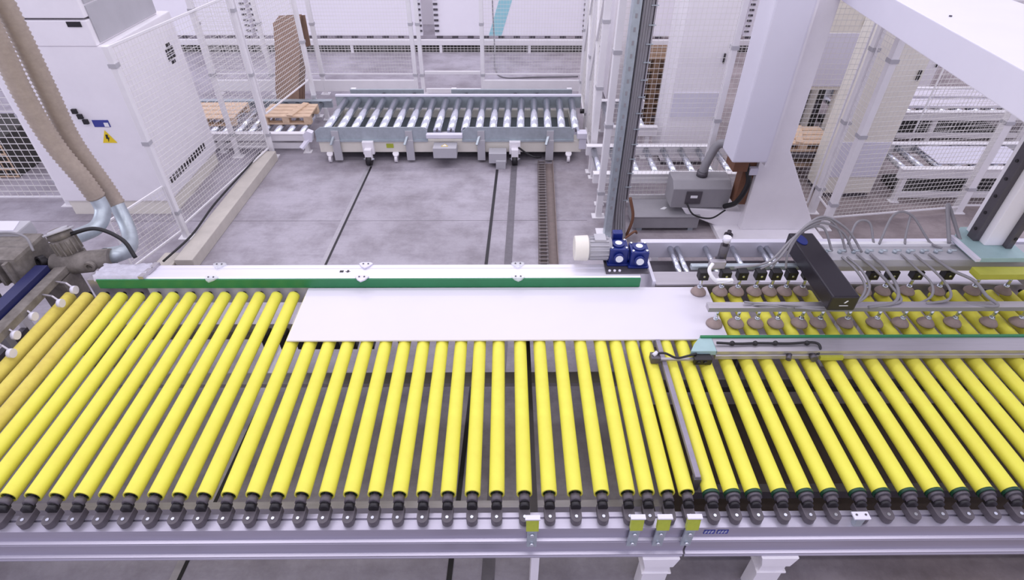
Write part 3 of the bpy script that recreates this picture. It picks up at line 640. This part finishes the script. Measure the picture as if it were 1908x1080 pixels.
build(MB().box((2.16, 2.735, 0.96), (2.32, 2.757, 0.99)), 'lime_patch', 'lime_plate', g)
build(MB().box((1.28, 2.70, 0.955), (1.40, 2.76, 1.005)), 'sensor_block', 'black_plastic', g, bevel=0.006)
for x in (1.31, 1.355): build(MB().cyl((x, 2.69, 0.98), (x, 2.70, 0.98), 0.014, 10), 'sensor_knob', 'black_plastic', g)
build(MB().box((1.03, 2.725, 0.97), (1.28, 2.745, 0.985)), 'sensor_arm', 'alu_dull', g)
build(MB().box((0.985, 2.71, 0.958), (1.05, 2.775, 1.01)), 'sensor_head', 'steel_dark', g, bevel=0.005)
build(MB().tube(spline([(1.02, 2.755, 1.015), (1.08, 2.74, 1.03), (1.16, 2.725, 1.0), (1.24, 2.735, 1.01), (1.30, 2.75, 1.015)]), 0.008, 8), 'sensor_cable', 'cable_black', g)
build(MB().cyl((1.0, 2.74, 1.01), (1.03, 2.76, 1.02), 0.014, 10), 'sensor_plug', 'bright_white', g)
# divider plate between the sections
dv = thing('divider_plate', 'long grey steel divider plate between the two yellow roller sections', 'plate', (1.08, 2.4, 0.9))
build(MB().box((1.066, 1.83, 0.93), (1.098, 2.94, 0.965)), 'strip', 'divider_steel', dv, bevel=0.004)
build(MB().box((1.06, 1.82, 0.84), (1.10, 1.86, 0.95)), 'end_block', 'steel_dark', dv)
# reflector tags on the front beam
for x, lab in ((0.135, 'lime reflector tag on steel bracket, leftmost on the front beam'), (0.70, 'lime reflector tag on steel bracket, second from the left'),
               (0.845, 'lime reflector tag on steel bracket, third from the left'), (1.005, 'lime reflector tag on steel bracket at the beam joint')):
    t = thing('reflector_tag', lab, 'reflector', (x, 1.58, 0.7), 'reflector tags along the front beam')
    build(MB().box((x-0.028, 1.585, 0.66), (x+0.028, 1.60, 0.90)), 'bracket', 'galvanised', t, bevel=0.003)
    build(MB().prism([(1.575, 0.85), (1.598, 0.85), (1.612, 0.945), (1.588, 0.945)], 0, x-0.034, x+0.034), 'lime_face', 'tag_lime', t)
    build(MB().box((x-0.040, 1.585, 0.945), (x+0.040, 1.612, 0.955)), 'top_lip', 'bright_white', t)
    bb = MB()
    for z in (0.70, 0.80): bb.cyl((x, 1.572, z), (x, 1.585, z), 0.011, 8)
    build(bb, 'bolts', 'chrome', t, kind='stuff')
t = thing('sensor_reflector', 'small white sensor reflector at the front of the right yellow rollers', 'sensor', (1.93, 1.62, 0.83))
build(MB().box((1.885, 1.60, 0.90), (1.975, 1.645, 0.912)), 'plate', 'bright_white', t, bevel=0.003)
build(MB().box((1.91, 1.605, 0.826), (1.95, 1.635, 0.90)), 'bracket', 'galvanised', t)
build(MB().cyl((1.905, 1.625, 0.912), (1.905, 1.625, 0.916), 0.006, 8).cyl((1.955, 1.625, 0.912), (1.955, 1.625, 0.916), 0.006, 8), 'screws', 'steel_dark', t, kind='stuff')
for x, lab in ((1.10, 'left one of two small blue stickers on the front beam'), (1.175, 'right one of two small blue stickers on the front beam')):
    t = thing('sticker', lab, 'sticker', (x+0.03, 1.61, 0.75))
    build(MB().box((x, 1.6155, 0.735), (x+0.062, 1.6185, 0.775)), 'print_field', 'label_blue', t)
    mk = MB()
    for k, (a, bz) in enumerate(((0.006, 0.742), (0.024, 0.742), (0.042, 0.742))):
        mk.box((x+a, 1.6145, bz), (x+a+0.004, 1.6155, bz+0.026)).box((x+a, 1.6145, bz+0.011), (x+a+0.011, 1.6155, bz+0.015)).box((x+a, 1.6145, bz+0.022), (x+a+0.011, 1.6155, bz+0.026))
    build(mk, 'print_marks', 'label_white', t)

# slab
tag(build(MB().box((-1.575, 2.945, 0.9515), (1.595, 3.54, 0.9645)), 'white_slab', 'slab', loc=(0, 3.24, 0.9515), bevel=0.0015), 'long thin white slab lying on the yellow rollers', 'slab')

# ------------------------------------------------------------------ gear motor
t = thing('gear_motor', 'grey electric motor with two blue gearboxes on the back rail', 'motor', (0.85, 3.78, 1.05))
build(MB().box((0.79, 3.60, 1.051), (1.13, 3.88, 1.062)), 'mount_plate', 'steel_dark', t)
mb = MB().cyl((0.60, 3.79, 1.17), (0.84, 3.79, 1.17), 0.085, 24)
for k in range(16):
    a = 2*math.pi*k/16; e = Vector((0, math.cos(a), math.sin(a)))
    p = Vector((0.665, 3.79, 1.17))+e*0.088; mb.bar(p, p+Vector((0.15, 0, 0)), 0.007, 0.022, up=e)
mo = build(mb, 'motor_body', 'grey_paint', t)
build(MB().cyl((0.545, 3.79, 1.17), (0.655, 3.79, 1.17), 0.10, 24, 0.105), 'fan_cover', 'cream_paint', mo, bevel=0.008)
build(MB().box((0.70, 3.75, 1.255), (0.79, 3.84, 1.275)), 'terminal_box', 'grey_paint', mo)
def gearbox(x, y, s):
    g = build(MB().box((x-s, y-s, 1.062), (x+s, y+s, 1.062+2.1*s)).box((x-s-0.012, y-s-0.012, 1.062), (x+s+0.012, y+s+0.012, 1.085)), 'gearbox', 'gear_blue', t, bevel=0.010)
    build(MB().cyl((x, y-s-0.025, 1.062+1.15*s), (x, y-s, 1.062+1.15*s), 0.042, 20), 'flange', 'gear_blue', g)
    build(MB().cyl((x, y-s-0.032, 1.062+1.15*s), (x, y-s-0.025, 1.062+1.15*s), 0.03, 20), 'dial', 'dial_white', g)
    build(MB().cyl((x, y, 1.062+2.1*s), (x, y, 1.075+2.1*s), 0.05, 20), 'top_cover', 'gear_blue', g)
    build(MB().cyl((x, y, 1.075+2.1*s), (x, y, 1.080+2.1*s), 0.028, 16), 'top_dial', 'dial_white', g)
    sc = MB()
    for a in (-1, 1):
        for b in (-1, 1): sc.cyl((x+a*s*0.75, y+b*s*0.75, 1.062+2.1*s), (x+a*s*0.75, y+b*s*0.75, 1.072+2.1*s), 0.009, 8)
    build(sc, 'screws', 'chrome', g, kind='stuff')
gearbox(0.895, 3.77, 0.075); gearbox(1.055, 3.735, 0.072)
build(MB().cyl((0.965, 3.75, 1.13), (0.99, 3.75, 1.13), 0.05, 16), 'coupling', 'gear_blue', t)
build(MB().box((0.86, 3.85, 1.17), (0.94, 3.91, 1.27)), 'gear_block', 'gear_blue', t, bevel=0.008)
bs = MB()
for x in (0.82, 0.86, 0.90): bs.cyl((x, 3.62, 1.062), (x, 3.62, 1.074), 0.011, 8)
build(bs, 'bolts', 'bright_white', t, kind='stuff')
tag(build(MB().box((1.165, 3.57, 0.0), (1.192, 3.93, 1.0)), 'end_plate', 'bright_white', loc=(1.18, 3.7, 0), bevel=0.003), 'bright white metal end plate beside the blue gearboxes', 'plate')

# ------------------------------------------------------------------ chrome conveyor behind the right section
t = thing('roller_conveyor', 'chrome roller conveyor running behind the suction cups', 'conveyor', (3.2, 4.1, 0))
build(MB().box((1.25, 4.36, 0.66), (5.6, 4.42, 0.83)), 'rear_rail', 'bright_white', t, bevel=0.005)
build(MB().box((1.25, 3.76, 0.66), (5.6, 3.96, 0.80)), 'front_rail', 'alu_dull', t, bevel=0.005)
build(MB().box((1.22, 3.76, 0.66), (1.27, 4.40, 0.81)), 'end_rail', 'aluminium', t)
build(MB().box((1.27, 3.96, 0.60), (5.6, 4.36, 0.62)), 'pan', 'steel_dark', t)
first = None
for x in (1.52, 1.585, 1.85, 2.10, 2.36, 2.42, 2.68, 2.94, 3.2, 3.46, 3.72, 3.98, 4.24, 4.5):
    if first is None: first = build(MB().cyl((x, 3.95, 0.77), (x, 4.37, 0.77), 0.024, 16), 'roller', 'chrome', t, loc=(x, 3.95, 0.77)); fx = x
    else: dup(first, t, (x-fx, 0, 0))
for x in (1.4, 3.3, 5.2):
    for y in (3.86, 4.39): build(MB().box((x-0.03, y-0.03, 0), (x+0.03, y+0.03, 0.66)), 'leg', 'white_paint', t)
tag(build(MB().box((2.15, 3.74, 0.803), (5.4, 3.94, 0.825)), 'white_board', 'slab', loc=(3.5, 3.84, 0.803), bevel=0.002), 'white board lying on the chrome conveyor behind the suction cups', 'board')
t = thing('white_board', 'white board on a low frame showing beneath the right yellow rollers', 'board', (3, 3.48, 0))
build(MB().box((1.95, 3.40, 0.40), (4.7, 3.56, 0.42)), 'sheet', 'slab', t)
for x in (2.0, 4.6):
    for y in (3.41, 3.51): build(MB().box((x, y, 0), (x+0.04, y+0.04, 0.40)), 'leg', 'steel_dark', t)

# ------------------------------------------------------------------ gantry robot with vacuum gripper
t = thing('gantry_robot', 'tall white gantry column with flared foot and overhead arm', 'robot', (3.1, 5.9, 0))
build(MB().prism([(2.80, 0.06), (3.70, 0.06), (3.09, 1.08), (3.09, 3.3), (2.78, 3.3)], 1, 5.75, 6.15), 'column', 'white_paint', t, bevel=0.01)
build(MB().box((2.50, 5.50, 0.0), (3.72, 6.2, 0.06)), 'base_plate', 'white_paint', t, bevel=0.006)
nb = MB()
for x in (2.62, 3.48): nb.cyl((x, 5.62, 0.06), (x, 5.62, 0.085), 0.05, 12).cyl((x, 5.62, 0.085), (x, 5.62, 0.13), 0.025, 8)
build(nb, 'anchor_bolts', 'steel_dark', t)
build(MB().box((2.38, 5.50, 1.06), (2.755, 5.86, 3.2)), 'carriage', 'bright_white', t, bevel=0.02)
build(MB().box((2.755, 5.54, 1.0), (2.79, 6.10, 3.2)), 'carriage_seam', 'white_paint', t)
build(MB().box((2.50, 5.70, 0.85), (2.66, 5.95, 1.06)), 'brake_block', 'brown_cover', t, bevel=0.006)
build(MB().box((2.66, 5.80, 0.38), (2.79, 5.95, 1.06)), 'rear_cover', 'brown_cover', t)
build(MB().tube(spline([(2.68, 5.80, 0.9), (2.72, 5.72, 0.7), (2.66, 5.74, 0.45), (2.58, 5.85, 0.32)]), 0.03, 10), 'cable_loop', 'cable_black', t)
build(MB().box((2.70, 5.72, 0.80), (2.79, 5.78, 0.88)), 'clip', 'bright_white', t)
build(MB().prism([(2.08, 0.30), (2.86, 0.24), (2.86, 0.03), (2.60, 0.03), (2.14, 0.22)], 1, 5.85, 6.15), 'console_arm', 'white_paint', t, bevel=0.01)
build(MB().prism([(2.69, 2.2), (3.84, 2.2), (3.80, 6.2), (3.08, 6.2)], 2, 2.60, 2.81), 'overhead_arm', 'bright_white', t, bevel=0.006)
sc = MB()
for x, y in ((3.1, 3.3), (3.05, 4.2), (3.3, 2.9), (2.95, 2.6)): sc.cyl((x, y, 2.81), (x, y, 2.818), 0.01, 8)
build(sc, 'screws', 'steel_dark', t, kind='stuff')
t = thing('control_box', 'grey control box with switch plate beside the gantry column', 'box', (2.25, 6.0, 0.3))
build(MB().prism([(5.86, 0.30), (5.86, 0.545), (5.95, 0.62), (6.16, 0.62), (6.16, 0.30)], 0, 1.94, 2.62), 'case', 'box_grey', t, bevel=0.008)
build(MB().box((2.10, 5.845, 0.36), (2.28, 5.86, 0.52)), 'switch_plate', 'steel_dark', t)
build(MB().box((2.15, 5.838, 0.44), (2.23, 5.846, 0.47)), 'switch_label', 'label_white', t)
build(MB().tube(spline([(2.30, 6.05, 0.62), (2.33, 6.06, 0.80), (2.42, 6.08, 1.0), (2.55, 6.0, 1.02)]), 0.05, 12), 'conduit', 'hose_grey', t)
build(MB().cyl((2.30, 6.05, 0.62), (2.30, 6.05, 0.68), 0.065, 12), 'gland', 'steel_dark', t)
build(MB().tube(spline([(2.12, 5.84, 0.37), (2.2, 5.75, 0.27), (2.4, 5.72, 0.24), (2.58, 5.8, 0.3)]), 0.01, 8), 'cable', 'cable_black', t)
t = thing('floor_box', 'flat grey steel box on short feet next to the gantry base', 'box', (1.95, 5.95, 0))
build(MB().box((1.52, 5.80, 0.05), (2.30, 6.20, 0.20)), 'case', 'box_grey', t, bevel=0.006)
build(MB().box((1.51, 5.79, 0.20), (2.31, 6.21, 0.215)), 'lid', 'box_grey', t, bevel=0.003)
build(MB().prism([(1.86, 5.97), (1.91, 5.96), (1.95, 6.0), (1.92, 6.02)], 2, 0.215, 0.218), 'lid_mark', 'label_white', t)
ft = MB()
for x in (1.58, 2.2):
    for y in (5.83, 6.13): ft.box((x, y, 0), (x+0.06, y+0.05, 0.05))
build(ft, 'feet', 'galvanised', t)

# vacuum gripper
t = thing('vacuum_gripper', 'vacuum gripper frame with rows of suction cups above the right rollers', 'gripper', (3.0, 3.4, 1.0))
build(MB().box((3.62, 3.54, 1.36), (3.80, 3.76, 2.60)), 'mast', 'white_paint', t, bevel=0.006)
for lo, hi in (((3.575, 3.60, 1.36), (3.62, 3.68, 2.60)), ((3.755, 3.495, 1.36), (3.80, 3.54, 2.60))): build(MB().box(lo, hi), 'mast_rail', 'steel_dark', t, bevel=0.004)
rs = MB()
for k in range(8): rs.cyl((3.568, 3.64, 1.45+k*0.14), (3.575, 3.64, 1.45+k*0.14), 0.012, 8).cyl((3.78, 3.488, 1.45+k*0.14), (3.78, 3.495, 1.45+k*0.14), 0.012, 8)
build(rs, 'rail_screws', 'black_plastic', t, kind='stuff')
build(MB().prism([(3.46, 3.66), (3.47, 3.38), (3.86, 3.38), (3.86, 3.80), (3.60, 3.80)], 2, 1.32, 1.36), 'mast_plate', 'teal_paint', t, bevel=0.004)
build(MB().prism([(3.44, 3.68), (3.47, 3.68), (3.48, 3.36), (3.45, 3.36)], 2, 1.34, 1.365), 'plate_edge', 'bright_white', t)
build(MB().box((3.44, 3.26, 1.25), (4.9, 3.355, 1.30)), 'lime_plate', 'lime_plate', t, bevel=0.004)
build(MB().box((2.36, 3.43, 1.245), (4.9, 3.63, 1.31)), 'manifold', 'grey_paint', t, bevel=0.006)
build(MB().box((2.30, 3.60, 1.31), (3.42, 3.635, 1.335)), 'manifold_rail', 'label_white', t)
build(MB().box((2.36, 3.435, 1.20), (4.9, 3.50, 1.245)), 'lower_rail', 'alu_dull', t, bevel=0.004)
for k in range(10):
    x = 2.42+k*0.105
    n_ = build(MB().cyl((x, 3.52, 1.31), (x, 3.52, 1.335), 0.016, 10).cyl((x, 3.52, 1.33), (x+0.03, 3.50, 1.345), 0.009, 8), 'nozzle', 'galvanised', t)
build(MB().box((1.42, 3.50, 1.165), (2.30, 3.54, 1.20)), 'rear_bar', 'galvanised', t, bevel=0.003)
build(MB().box((1.44, 3.06, 1.12), (4.9, 3.125, 1.16)), 'front_bar', 'alu_dull', t, bevel=0.003)
for x in (2.45, 3.9): build(MB().box((x-0.03, 3.10, 1.16), (x+0.03, 3.50, 1.2)), 'cross_bar', 'alu_dull', t)
def cup(x, y, ztop, back):
    c = build(MB().lathe((x, y, 0.968), [(0.0, 0.05), (0.022, 0.048), (0.030, 0.038), (0.045, 0.028), (0.058, 0.010), (0.060, 0.0), (0.052, 0.002), (0.0, 0.012)], 20), 'suction_cup', 'suction_rubber', t, loc=(x, y, 0.968))
    build(MB().cyl((x, y, 1.0), (x, y-0.0, ztop), 0.012, 10).cyl((x, y, 1.012), (x, y, 1.03), 0.020, 8), 'stem', 'chrome', c)
    if back:
        build(MB().box((x-0.038, y-0.035, ztop-0.03), (x+0.038, y+0.03, ztop+0.045)), 'holder', 'black_plastic', c, bevel=0.006)
        build(MB().cyl((x, y-0.040, ztop+0.01), (x, y-0.035, ztop+0.01), 0.009, 8), 'screw', 'chrome', c)
    return c
first = None
for x in (1.51, 1.68, 1.81, 1.95, 2.07, 2.19, 2.32, 2.82, 2.97, 3.16, 3.40, 3.68, 3.93):
    if first is None: first = cup(x, 3.47, 1.14, True); fx = x
    else: dup(first, t, (x-fx, 0, 0))
first = None
for x in (1.53, 1.69, 1.835, 1.985, 2.16, 2.30, 2.50, 2.72, 2.91, 3.10, 3.30, 3.57, 3.79):
    if first is None: first = cup(x, 3.10, 1.12, False); fx = x
    else: dup(first, t, (x-fx, 0, 0))
bx = build(MB().box((2.20, 2.94, 1.235), (2.39, 3.72, 1.36)), 'sensor_housing', 'black_box', t, bevel=0.012)
build(MB().prism([(2.26+0.04*math.cos(2*math.pi*k/16), 3.62+0.07*math.sin(2*math.pi*k/16)) for k in range(16)], 2, 1.36, 1.366), 'blue_glass', 'gear_blue', bx)
build(MB().box((2.27, 2.937, 1.28), (2.33, 2.940, 1.284)).prism([(2.295, 1.305), (2.305, 1.305), (2.32, 1.325), (2.31, 1.325)], 1, 2.937, 2.940), 'printed_mark', 'label_white', bx)
# regulator and fittings on the rear bar
build(MB().cyl((1.63, 3.50, 1.24), (1.63, 3.50, 1.40), 0.034, 14).cyl((1.63, 3.50, 1.40), (1.63, 3.50, 1.45), 0.02, 12).box((1.60, 3.46, 1.235), (1.66, 3.54, 1.27)), 'regulator', 'steel_dark', t)
build(MB().cyl((1.63, 3.50, 1.43), (1.63, 3.50, 1.47), 0.030, 14), 'regulator_cap', 'bright_white', t)
build(MB().tube(spline([(1.53, 3.40, 1.30), (1.50, 3.36, 1.27), (1.53, 3.33, 1.22), (1.58, 3.32, 1.19), (1.66, 3.32, 1.2)]), 0.014, 8).box((1.56, 3.31, 1.18), (1.68, 3.34, 1.21)), 'valve', 'label_white', t)
build(MB().box((1.52, 3.42, 1.235), (1.64, 3.46, 1.30)), 'valve_block', 'alu_dull', t, bevel=0.006)
def hz(pts, r=0.009, m='hose_grey'): return build(MB().tube(spline(pts, 12), r, 8), 'air_hose', m, t)
hz([(1.70, 3.40, 1.26), (1.95, 3.42, 1.30), (2.12, 3.50, 1.46), (2.32, 3.58, 1.54), (2.52, 3.58, 1.46), (2.62, 3.52, 1.33)])
hz([(1.90, 3.40, 1.25), (2.02, 3.42, 1.33), (2.16, 3.52, 1.50), (2.34, 3.60, 1.58), (2.55, 3.58, 1.48), (2.68, 3.50, 1.33)])
hz([(1.98, 3.40, 1.25), (2.06, 3.45, 1.38), (2.2, 3.54, 1.53), (2.38, 3.6, 1.56), (2.50, 3.58, 1.46), (2.56, 3.50, 1.33)])
hz([(2.1, 3.42, 1.24), (2.10, 3.46, 1.36), (2.2, 3.55, 1.48), (2.36, 3.58, 1.5), (2.45, 3.5, 1.34)])
hz([(2.50, 3.44, 1.33), (2.56, 3.30, 1.30), (2.54, 3.12, 1.28), (2.40, 3.0, 1.24), (2.2, 3.04, 1.18), (1.95, 3.08, 1.16), (1.70, 3.10, 1.18)])
hz([(2.54, 3.44, 1.33), (2.60, 3.32, 1.30), (2.58, 3.14, 1.28), (2.46, 3.02, 1.25), (2.26, 3.02, 1.18), (2.05, 3.06, 1.16)])
hz([(1.70, 3.12, 1.10), (1.78, 3.08, 1.17), (1.95, 3.06, 1.17), (2.05, 3.08, 1.12)], 0.007)
hz([(1.85, 3.12, 1.10), (1.95, 3.08, 1.17), (2.10, 3.06, 1.17), (2.18, 3.08, 1.12)], 0.007)
hz([(2.62, 3.60, 1.33), (2.70, 3.72, 1.45), (2.80, 3.72, 1.45), (2.83, 3.62, 1.33)])
hz([(2.86, 3.60, 1.33), (2.98, 3.75, 1.50), (3.12, 3.75, 1.50), (3.26, 3.62, 1.34), (3.32, 3.55, 1.33)])
hz([(3.12, 3.76, 1.50), (3.08, 3.66, 1.38), (3.06, 3.6, 1.33)])
hz([(3.40, 3.60, 1.34), (3.42, 3.80, 1.52), (3.45, 3.82, 1.52), (3.50, 3.62, 1.34)], 0.014)
hz([(2.95, 3.46, 1.34), (3.05, 3.38, 1.27), (3.12, 3.26, 1.22), (3.08, 3.16, 1.17), (2.92, 3.10, 1.14)])
hz([(3.05, 3.46, 1.34), (3.18, 3.34, 1.26), (3.24, 3.22, 1.20), (3.18, 3.12, 1.18), (3.02, 3.10, 1.16)])
hz([(3.16, 3.46, 1.34), (3.30, 3.36, 1.27), (3.40, 3.24, 1.26), (3.46, 3.14, 1.2), (3.50, 3.06, 1.17), (3.3, 3.10, 1.15)], 0.012)
hz([(2.72, 3.46, 1.34), (2.82, 3.36, 1.27), (2.86, 3.22, 1.20), (2.78, 3.10, 1.17), (2.58, 3.06, 1.16)], 0.012)
hz([(2.62, 3.46, 1.34), (2.76, 3.36, 1.25), (2.84, 3.24, 1.19), (2.84, 3.12, 1.17), (2.70, 3.08, 1.16)], 0.011)

# ------------------------------------------------------------------ uprights and fences right of centre
t = thing('upright_post', 'galvanised upright post with cable bundle behind the blue gearboxes', 'post', (1.3, 5.7, 0))
build(MB().box((1.16, 5.66, 0), (1.24, 5.78, 3.2)), 'channel', 'galvanised', t, bevel=0.004)
build(MB().box((1.24, 5.74, 0), (1.38, 5.78, 3.2)).box((1.375, 5.70, 0.5), (1.39, 5.78, 3.2)), 'back_plate', 'alu_dull', t)
build(MB().box((1.08, 5.58, 0), (1.42, 5.86, 0.015)), 'foot_plate', 'white_paint', t)
cbm = MB()
for k in range(4): cbm.tube(spline([(1.27+0.026*k, 5.70-0.01*(k % 2), 3.2), (1.275+0.024*k, 5.705, 1.6), (1.27+0.026*k, 5.70, 0.55), (1.30+0.03*k, 5.66-0.02*k, 0.02)]), 0.015, 8)
build(cbm, 'cable_bundle', 'hose_grey', t)
tb = MB()
for k in range(16): tb.box((1.33, 5.675, 0.5+k*0.17), (1.40, 5.69, 0.508+k*0.17))
build(tb, 'cable_ties', 'galvanised', t, kind='stuff')
dt = MB()
for k in range(22): dt.box((1.19, 5.656, 0.4+k*0.12), (1.21, 5.661, 0.44+k*0.12))
build(dt, 'slots', 'box_grey', t, kind='stuff')
build(MB().tube(spline([(1.40, 5.66, 0.55), (1.46, 5.64, 0.3), (1.42, 5.66, 0.03)]), 0.018, 8).tube(spline([(1.38, 5.60, 0.03), (1.5, 5.62, 0.12), (1.55, 5.70, 0.05)]), 0.014, 8), 'loose_cable', 'brown_cover', t)

t = thing('mesh_fence', 'white mesh fence between the upright post and the gantry column', 'fence', (1.9, 6.2, 0))
post(t, 1.15, 6.15, 2.8, 0.075); post(t, 2.42, 6.30, 2.8, 0.065)
mesh_panel(t, (1.20, 6.28), (2.39, 6.30), 0.13, 2.6)
mesh_panel(t, (2.45, 6.30), (3.80, 6.26), 0.13, 2.6)
t = thing('mesh_fence', 'white braced mesh fence running back beside the transfer car', 'fence', (1.15, 8, 0))
post(t, 1.20, 7.34, 2.8, 0.08); post(t, 1.25, 8.6, 2.8, 0.08); post(t, 1.32, 10.0, 2.8, 0.08)
mesh_panel(t, (1.20, 7.40), (1.25, 8.55), 0.13, 2.6, 0.035); mesh_panel(t, (1.25, 8.65), (1.32, 9.95), 0.13, 2.6, 0.035)
for a, c in (((1.20, 7.42), (1.25, 8.5)), ((1.25, 8.7), (1.32, 9.9))):
    build(MB().bar((a[0], a[1], 0.3), (c[0], c[1], 2.5), 0.05, 0.03), 'brace', 'fence_white', t); build(MB().bar((a[0], a[1], 2.5), (c[0], c[1], 0.9), 0.05, 0.03), 'brace', 'fence_white', t)
for y, z in ((7.40, 0.55), (8.5, 0.62)): build(MB().cyl((1.13, y, z-0.2), (1.19, y, z-0.2), 0.035, 12), 'buffer', 'black_plastic', t)

t = pallet_conveyor('white framed chrome roller conveyor behind the grey control box', 1.08, 3.0, 6.42, 7.20, 0.45, 0.235, 0.04, rail_m='fence_white')
t = pallet_conveyor('chrome roller conveyor beside the transfer car end, behind the white post', 1.42, 2.15, 7.75, 8.75, 0.48, 0.22, 0.045, rail_m='fence_white')

def cabinet(label, x0, x1, y0, y1, z1, light=None, m='white_paint', name='tall_cabinet', z0=0.0, legs=False):
    t = thing(name, label, 'cabinet', ((x0+x1)/2, (y0+y1)/2, 0), 'tall white machine cabinets')
    build(MB().box((x0, y0, z0+0.06), (x1, y1, z1)), 'body', m, t, bevel=0.012)
    if not legs: build(MB().box((x0+0.02, y0+0.02, z0), (x1-0.02, y1-0.02, z0+0.06)), 'plinth', 'steel_dark', t)
    else:
        for x in (x0+0.05, x1-0.05):
            for y in (y0+0.05, y1-0.05): build(MB().box((x-0.04, y-0.04, 0), (x+0.04, y+0.04, z0+0.06)), 'leg', m, t)
    if light: build(MB().box((x0+0.02, y0-0.012, light[0]), (x1-0.02, y0, light[1])), 'door', 'bright_white', t, bevel=0.004)
    build(MB().box((x1-0.07, y0-0.03, (z0+z1)/2-0.06), (x1-0.05, y0, (z0+z1)/2+0.06)), 'handle', 'black_plastic', t)
    return t
cabinet('tall white cabinet behind mesh, left of the gantry column', 2.22, 2.86, 7.55, 8.2, 3.0, (0.72, 1.06))
cabinet('slim white cabinet at the back between steel upright and tall cabinet', 1.75, 2.12, 9.9, 10.6, 3.2)
cabinet('wide cream cabinet behind the right mesh fence', 4.14, 4.80, 6.62, 7.05, 3.2, (0.30, 0.78), 'cream_paint')
cabinet('raised cream housing on legs right of the gantry column', 3.95, 4.66, 7.8, 8.5, 2.8, (1.05, 1.74), 'cream_paint', z0=0.94, legs=True)
for k in range(6):
    pallet('brown wooden pallet in the stack behind the mesh, ' + ('lowest', 'second from bottom', 'third from bottom', 'fourth from bottom', 'fifth from bottom', 'topmost')[k], 2.02, 9.0, k*0.175, 0.60, 0.7, group='stacked brown pallets', h=0.172, wood='old_wood')
t = thing('dark_machine', 'dark machine body on the floor behind the raised cream housing', 'machine', (4.5, 9.0, 0))
build(MB().box((3.95, 8.7, 0.0), (4.92, 9.3, 1.3)), 'body', 'dark_bin', t, bevel=0.02)
build(MB().box((4.05, 8.66, 0.3), (4.85, 8.7, 0.5)), 'panel', 'steel_dark', t)
pallet('light wooden pallet lying right of the gantry column behind the mesh', 3.55, 7.10, 0.42, 0.85, 0.55, cross=(0.35, 0.55), h=0.12)
t = thing('pallet_stand', 'low steel stand carrying the light wooden pallet', 'stand', (3.75, 7.0, 0))
build(MB().box((3.50, 7.08, 0.34), (4.45, 7.68, 0.42)), 'top', 'steel_dark', t)
for x in (3.55, 4.40):
    for y in (7.13, 7.63): build(MB().box((x-0.03, y-0.03, 0), (x+0.03, y+0.03, 0.34)), 'leg', 'steel_dark', t)
build(MB().box((3.6, 7.2, 0.14), (4.35, 7.6, 0.2)), 'shelf', 'wood', t)

t = thing('mesh_fence', 'white mesh fence right of the gantry column with slanting posts in view', 'fence', (4.8, 6.1, 0))
post(t, 3.87, 5.86, 2.58, 0.075); post(t, 3.88, 6.24, 2.58, 0.075); post(t, 5.74, 6.24, 2.58, 0.09)
mesh_panel(t, (3.91, 5.95), (5.70, 6.2), 0.10, 2.5, wt=0.0036)
mesh_panel(t, (3.87, 5.90), (3.88, 6.20), 0.25, 2.5)
mesh_panel(t, (5.78, 6.24), (8.2, 6.24), 0.10, 2.5)
mesh_panel(t, (5.78, 7.65), (8.2, 7.65), 0.10, 2.6)
pallet_conveyor('chrome roller conveyor behind the right mesh fence with a white cover plate', 4.95, 8.0, 6.48, 7.2, 0.48, 0.24, 0.04, rail_m='fence_white')
for y0, y1, lab in ((6.60, 7.08, 'dark drip tray under the right chrome conveyor'), (8.42, 9.18, 'dark drip tray under the furthest right conveyor')):
    tag(build(MB().box((5.2, y0, 0.0), (7.8, y1, 0.10)), 'drip_tray', 'dark_bin', loc=(6.5, y0, 0), bevel=0.01), lab, 'tray')
tag(build(MB().box((5.5, 6.60, 0.485), (6.7, 7.1, 0.50)), 'cover_plate', 'bright_white', loc=(6.1, 6.85, 0.485), bevel=0.003), 'white cover plate lying on the right chrome conveyor', 'plate')
pallet_conveyor('chrome roller conveyor furthest back on the right', 5.0, 9.5, 8.3, 9.3, 0.48, 0.26, 0.045, rail_m='fence_white')
for k, (y, z, lab) in enumerate(((8.45, 0.483, 'long white board lying nearest on the far right conveyor'), (8.85, 0.483, 'long white board lying second on the far right conveyor'))):
    tag(build(MB().box((5.6, y, z), (9.0, y+0.3, z+0.04)), 'white_board', 'slab', loc=(7.3, y+0.15, z), bevel=0.004), lab, 'board')
t = thing('grey_motor_box', 'dark grey drive motor box between cream cabinet and right conveyor', 'motor', (5.2, 7.8, 0))
build(MB().box((5.05, 7.5, 0.0), (5.45, 7.95, 0.75)), 'case', 'box_grey', t, bevel=0.02)
build(MB().cyl((5.1, 7.6, 0.82), (5.4, 7.6, 0.82), 0.1, 18), 'motor', 'steel_dark', t)
cabinet('white cabinet furthest right behind the far conveyor', 6.4, 7.6, 10.2, 11.0, 1.2)
cabinet('pale cabinet at the back right behind the overhead arm', 4.6, 5.9, 10.4, 11.2, 2.8)
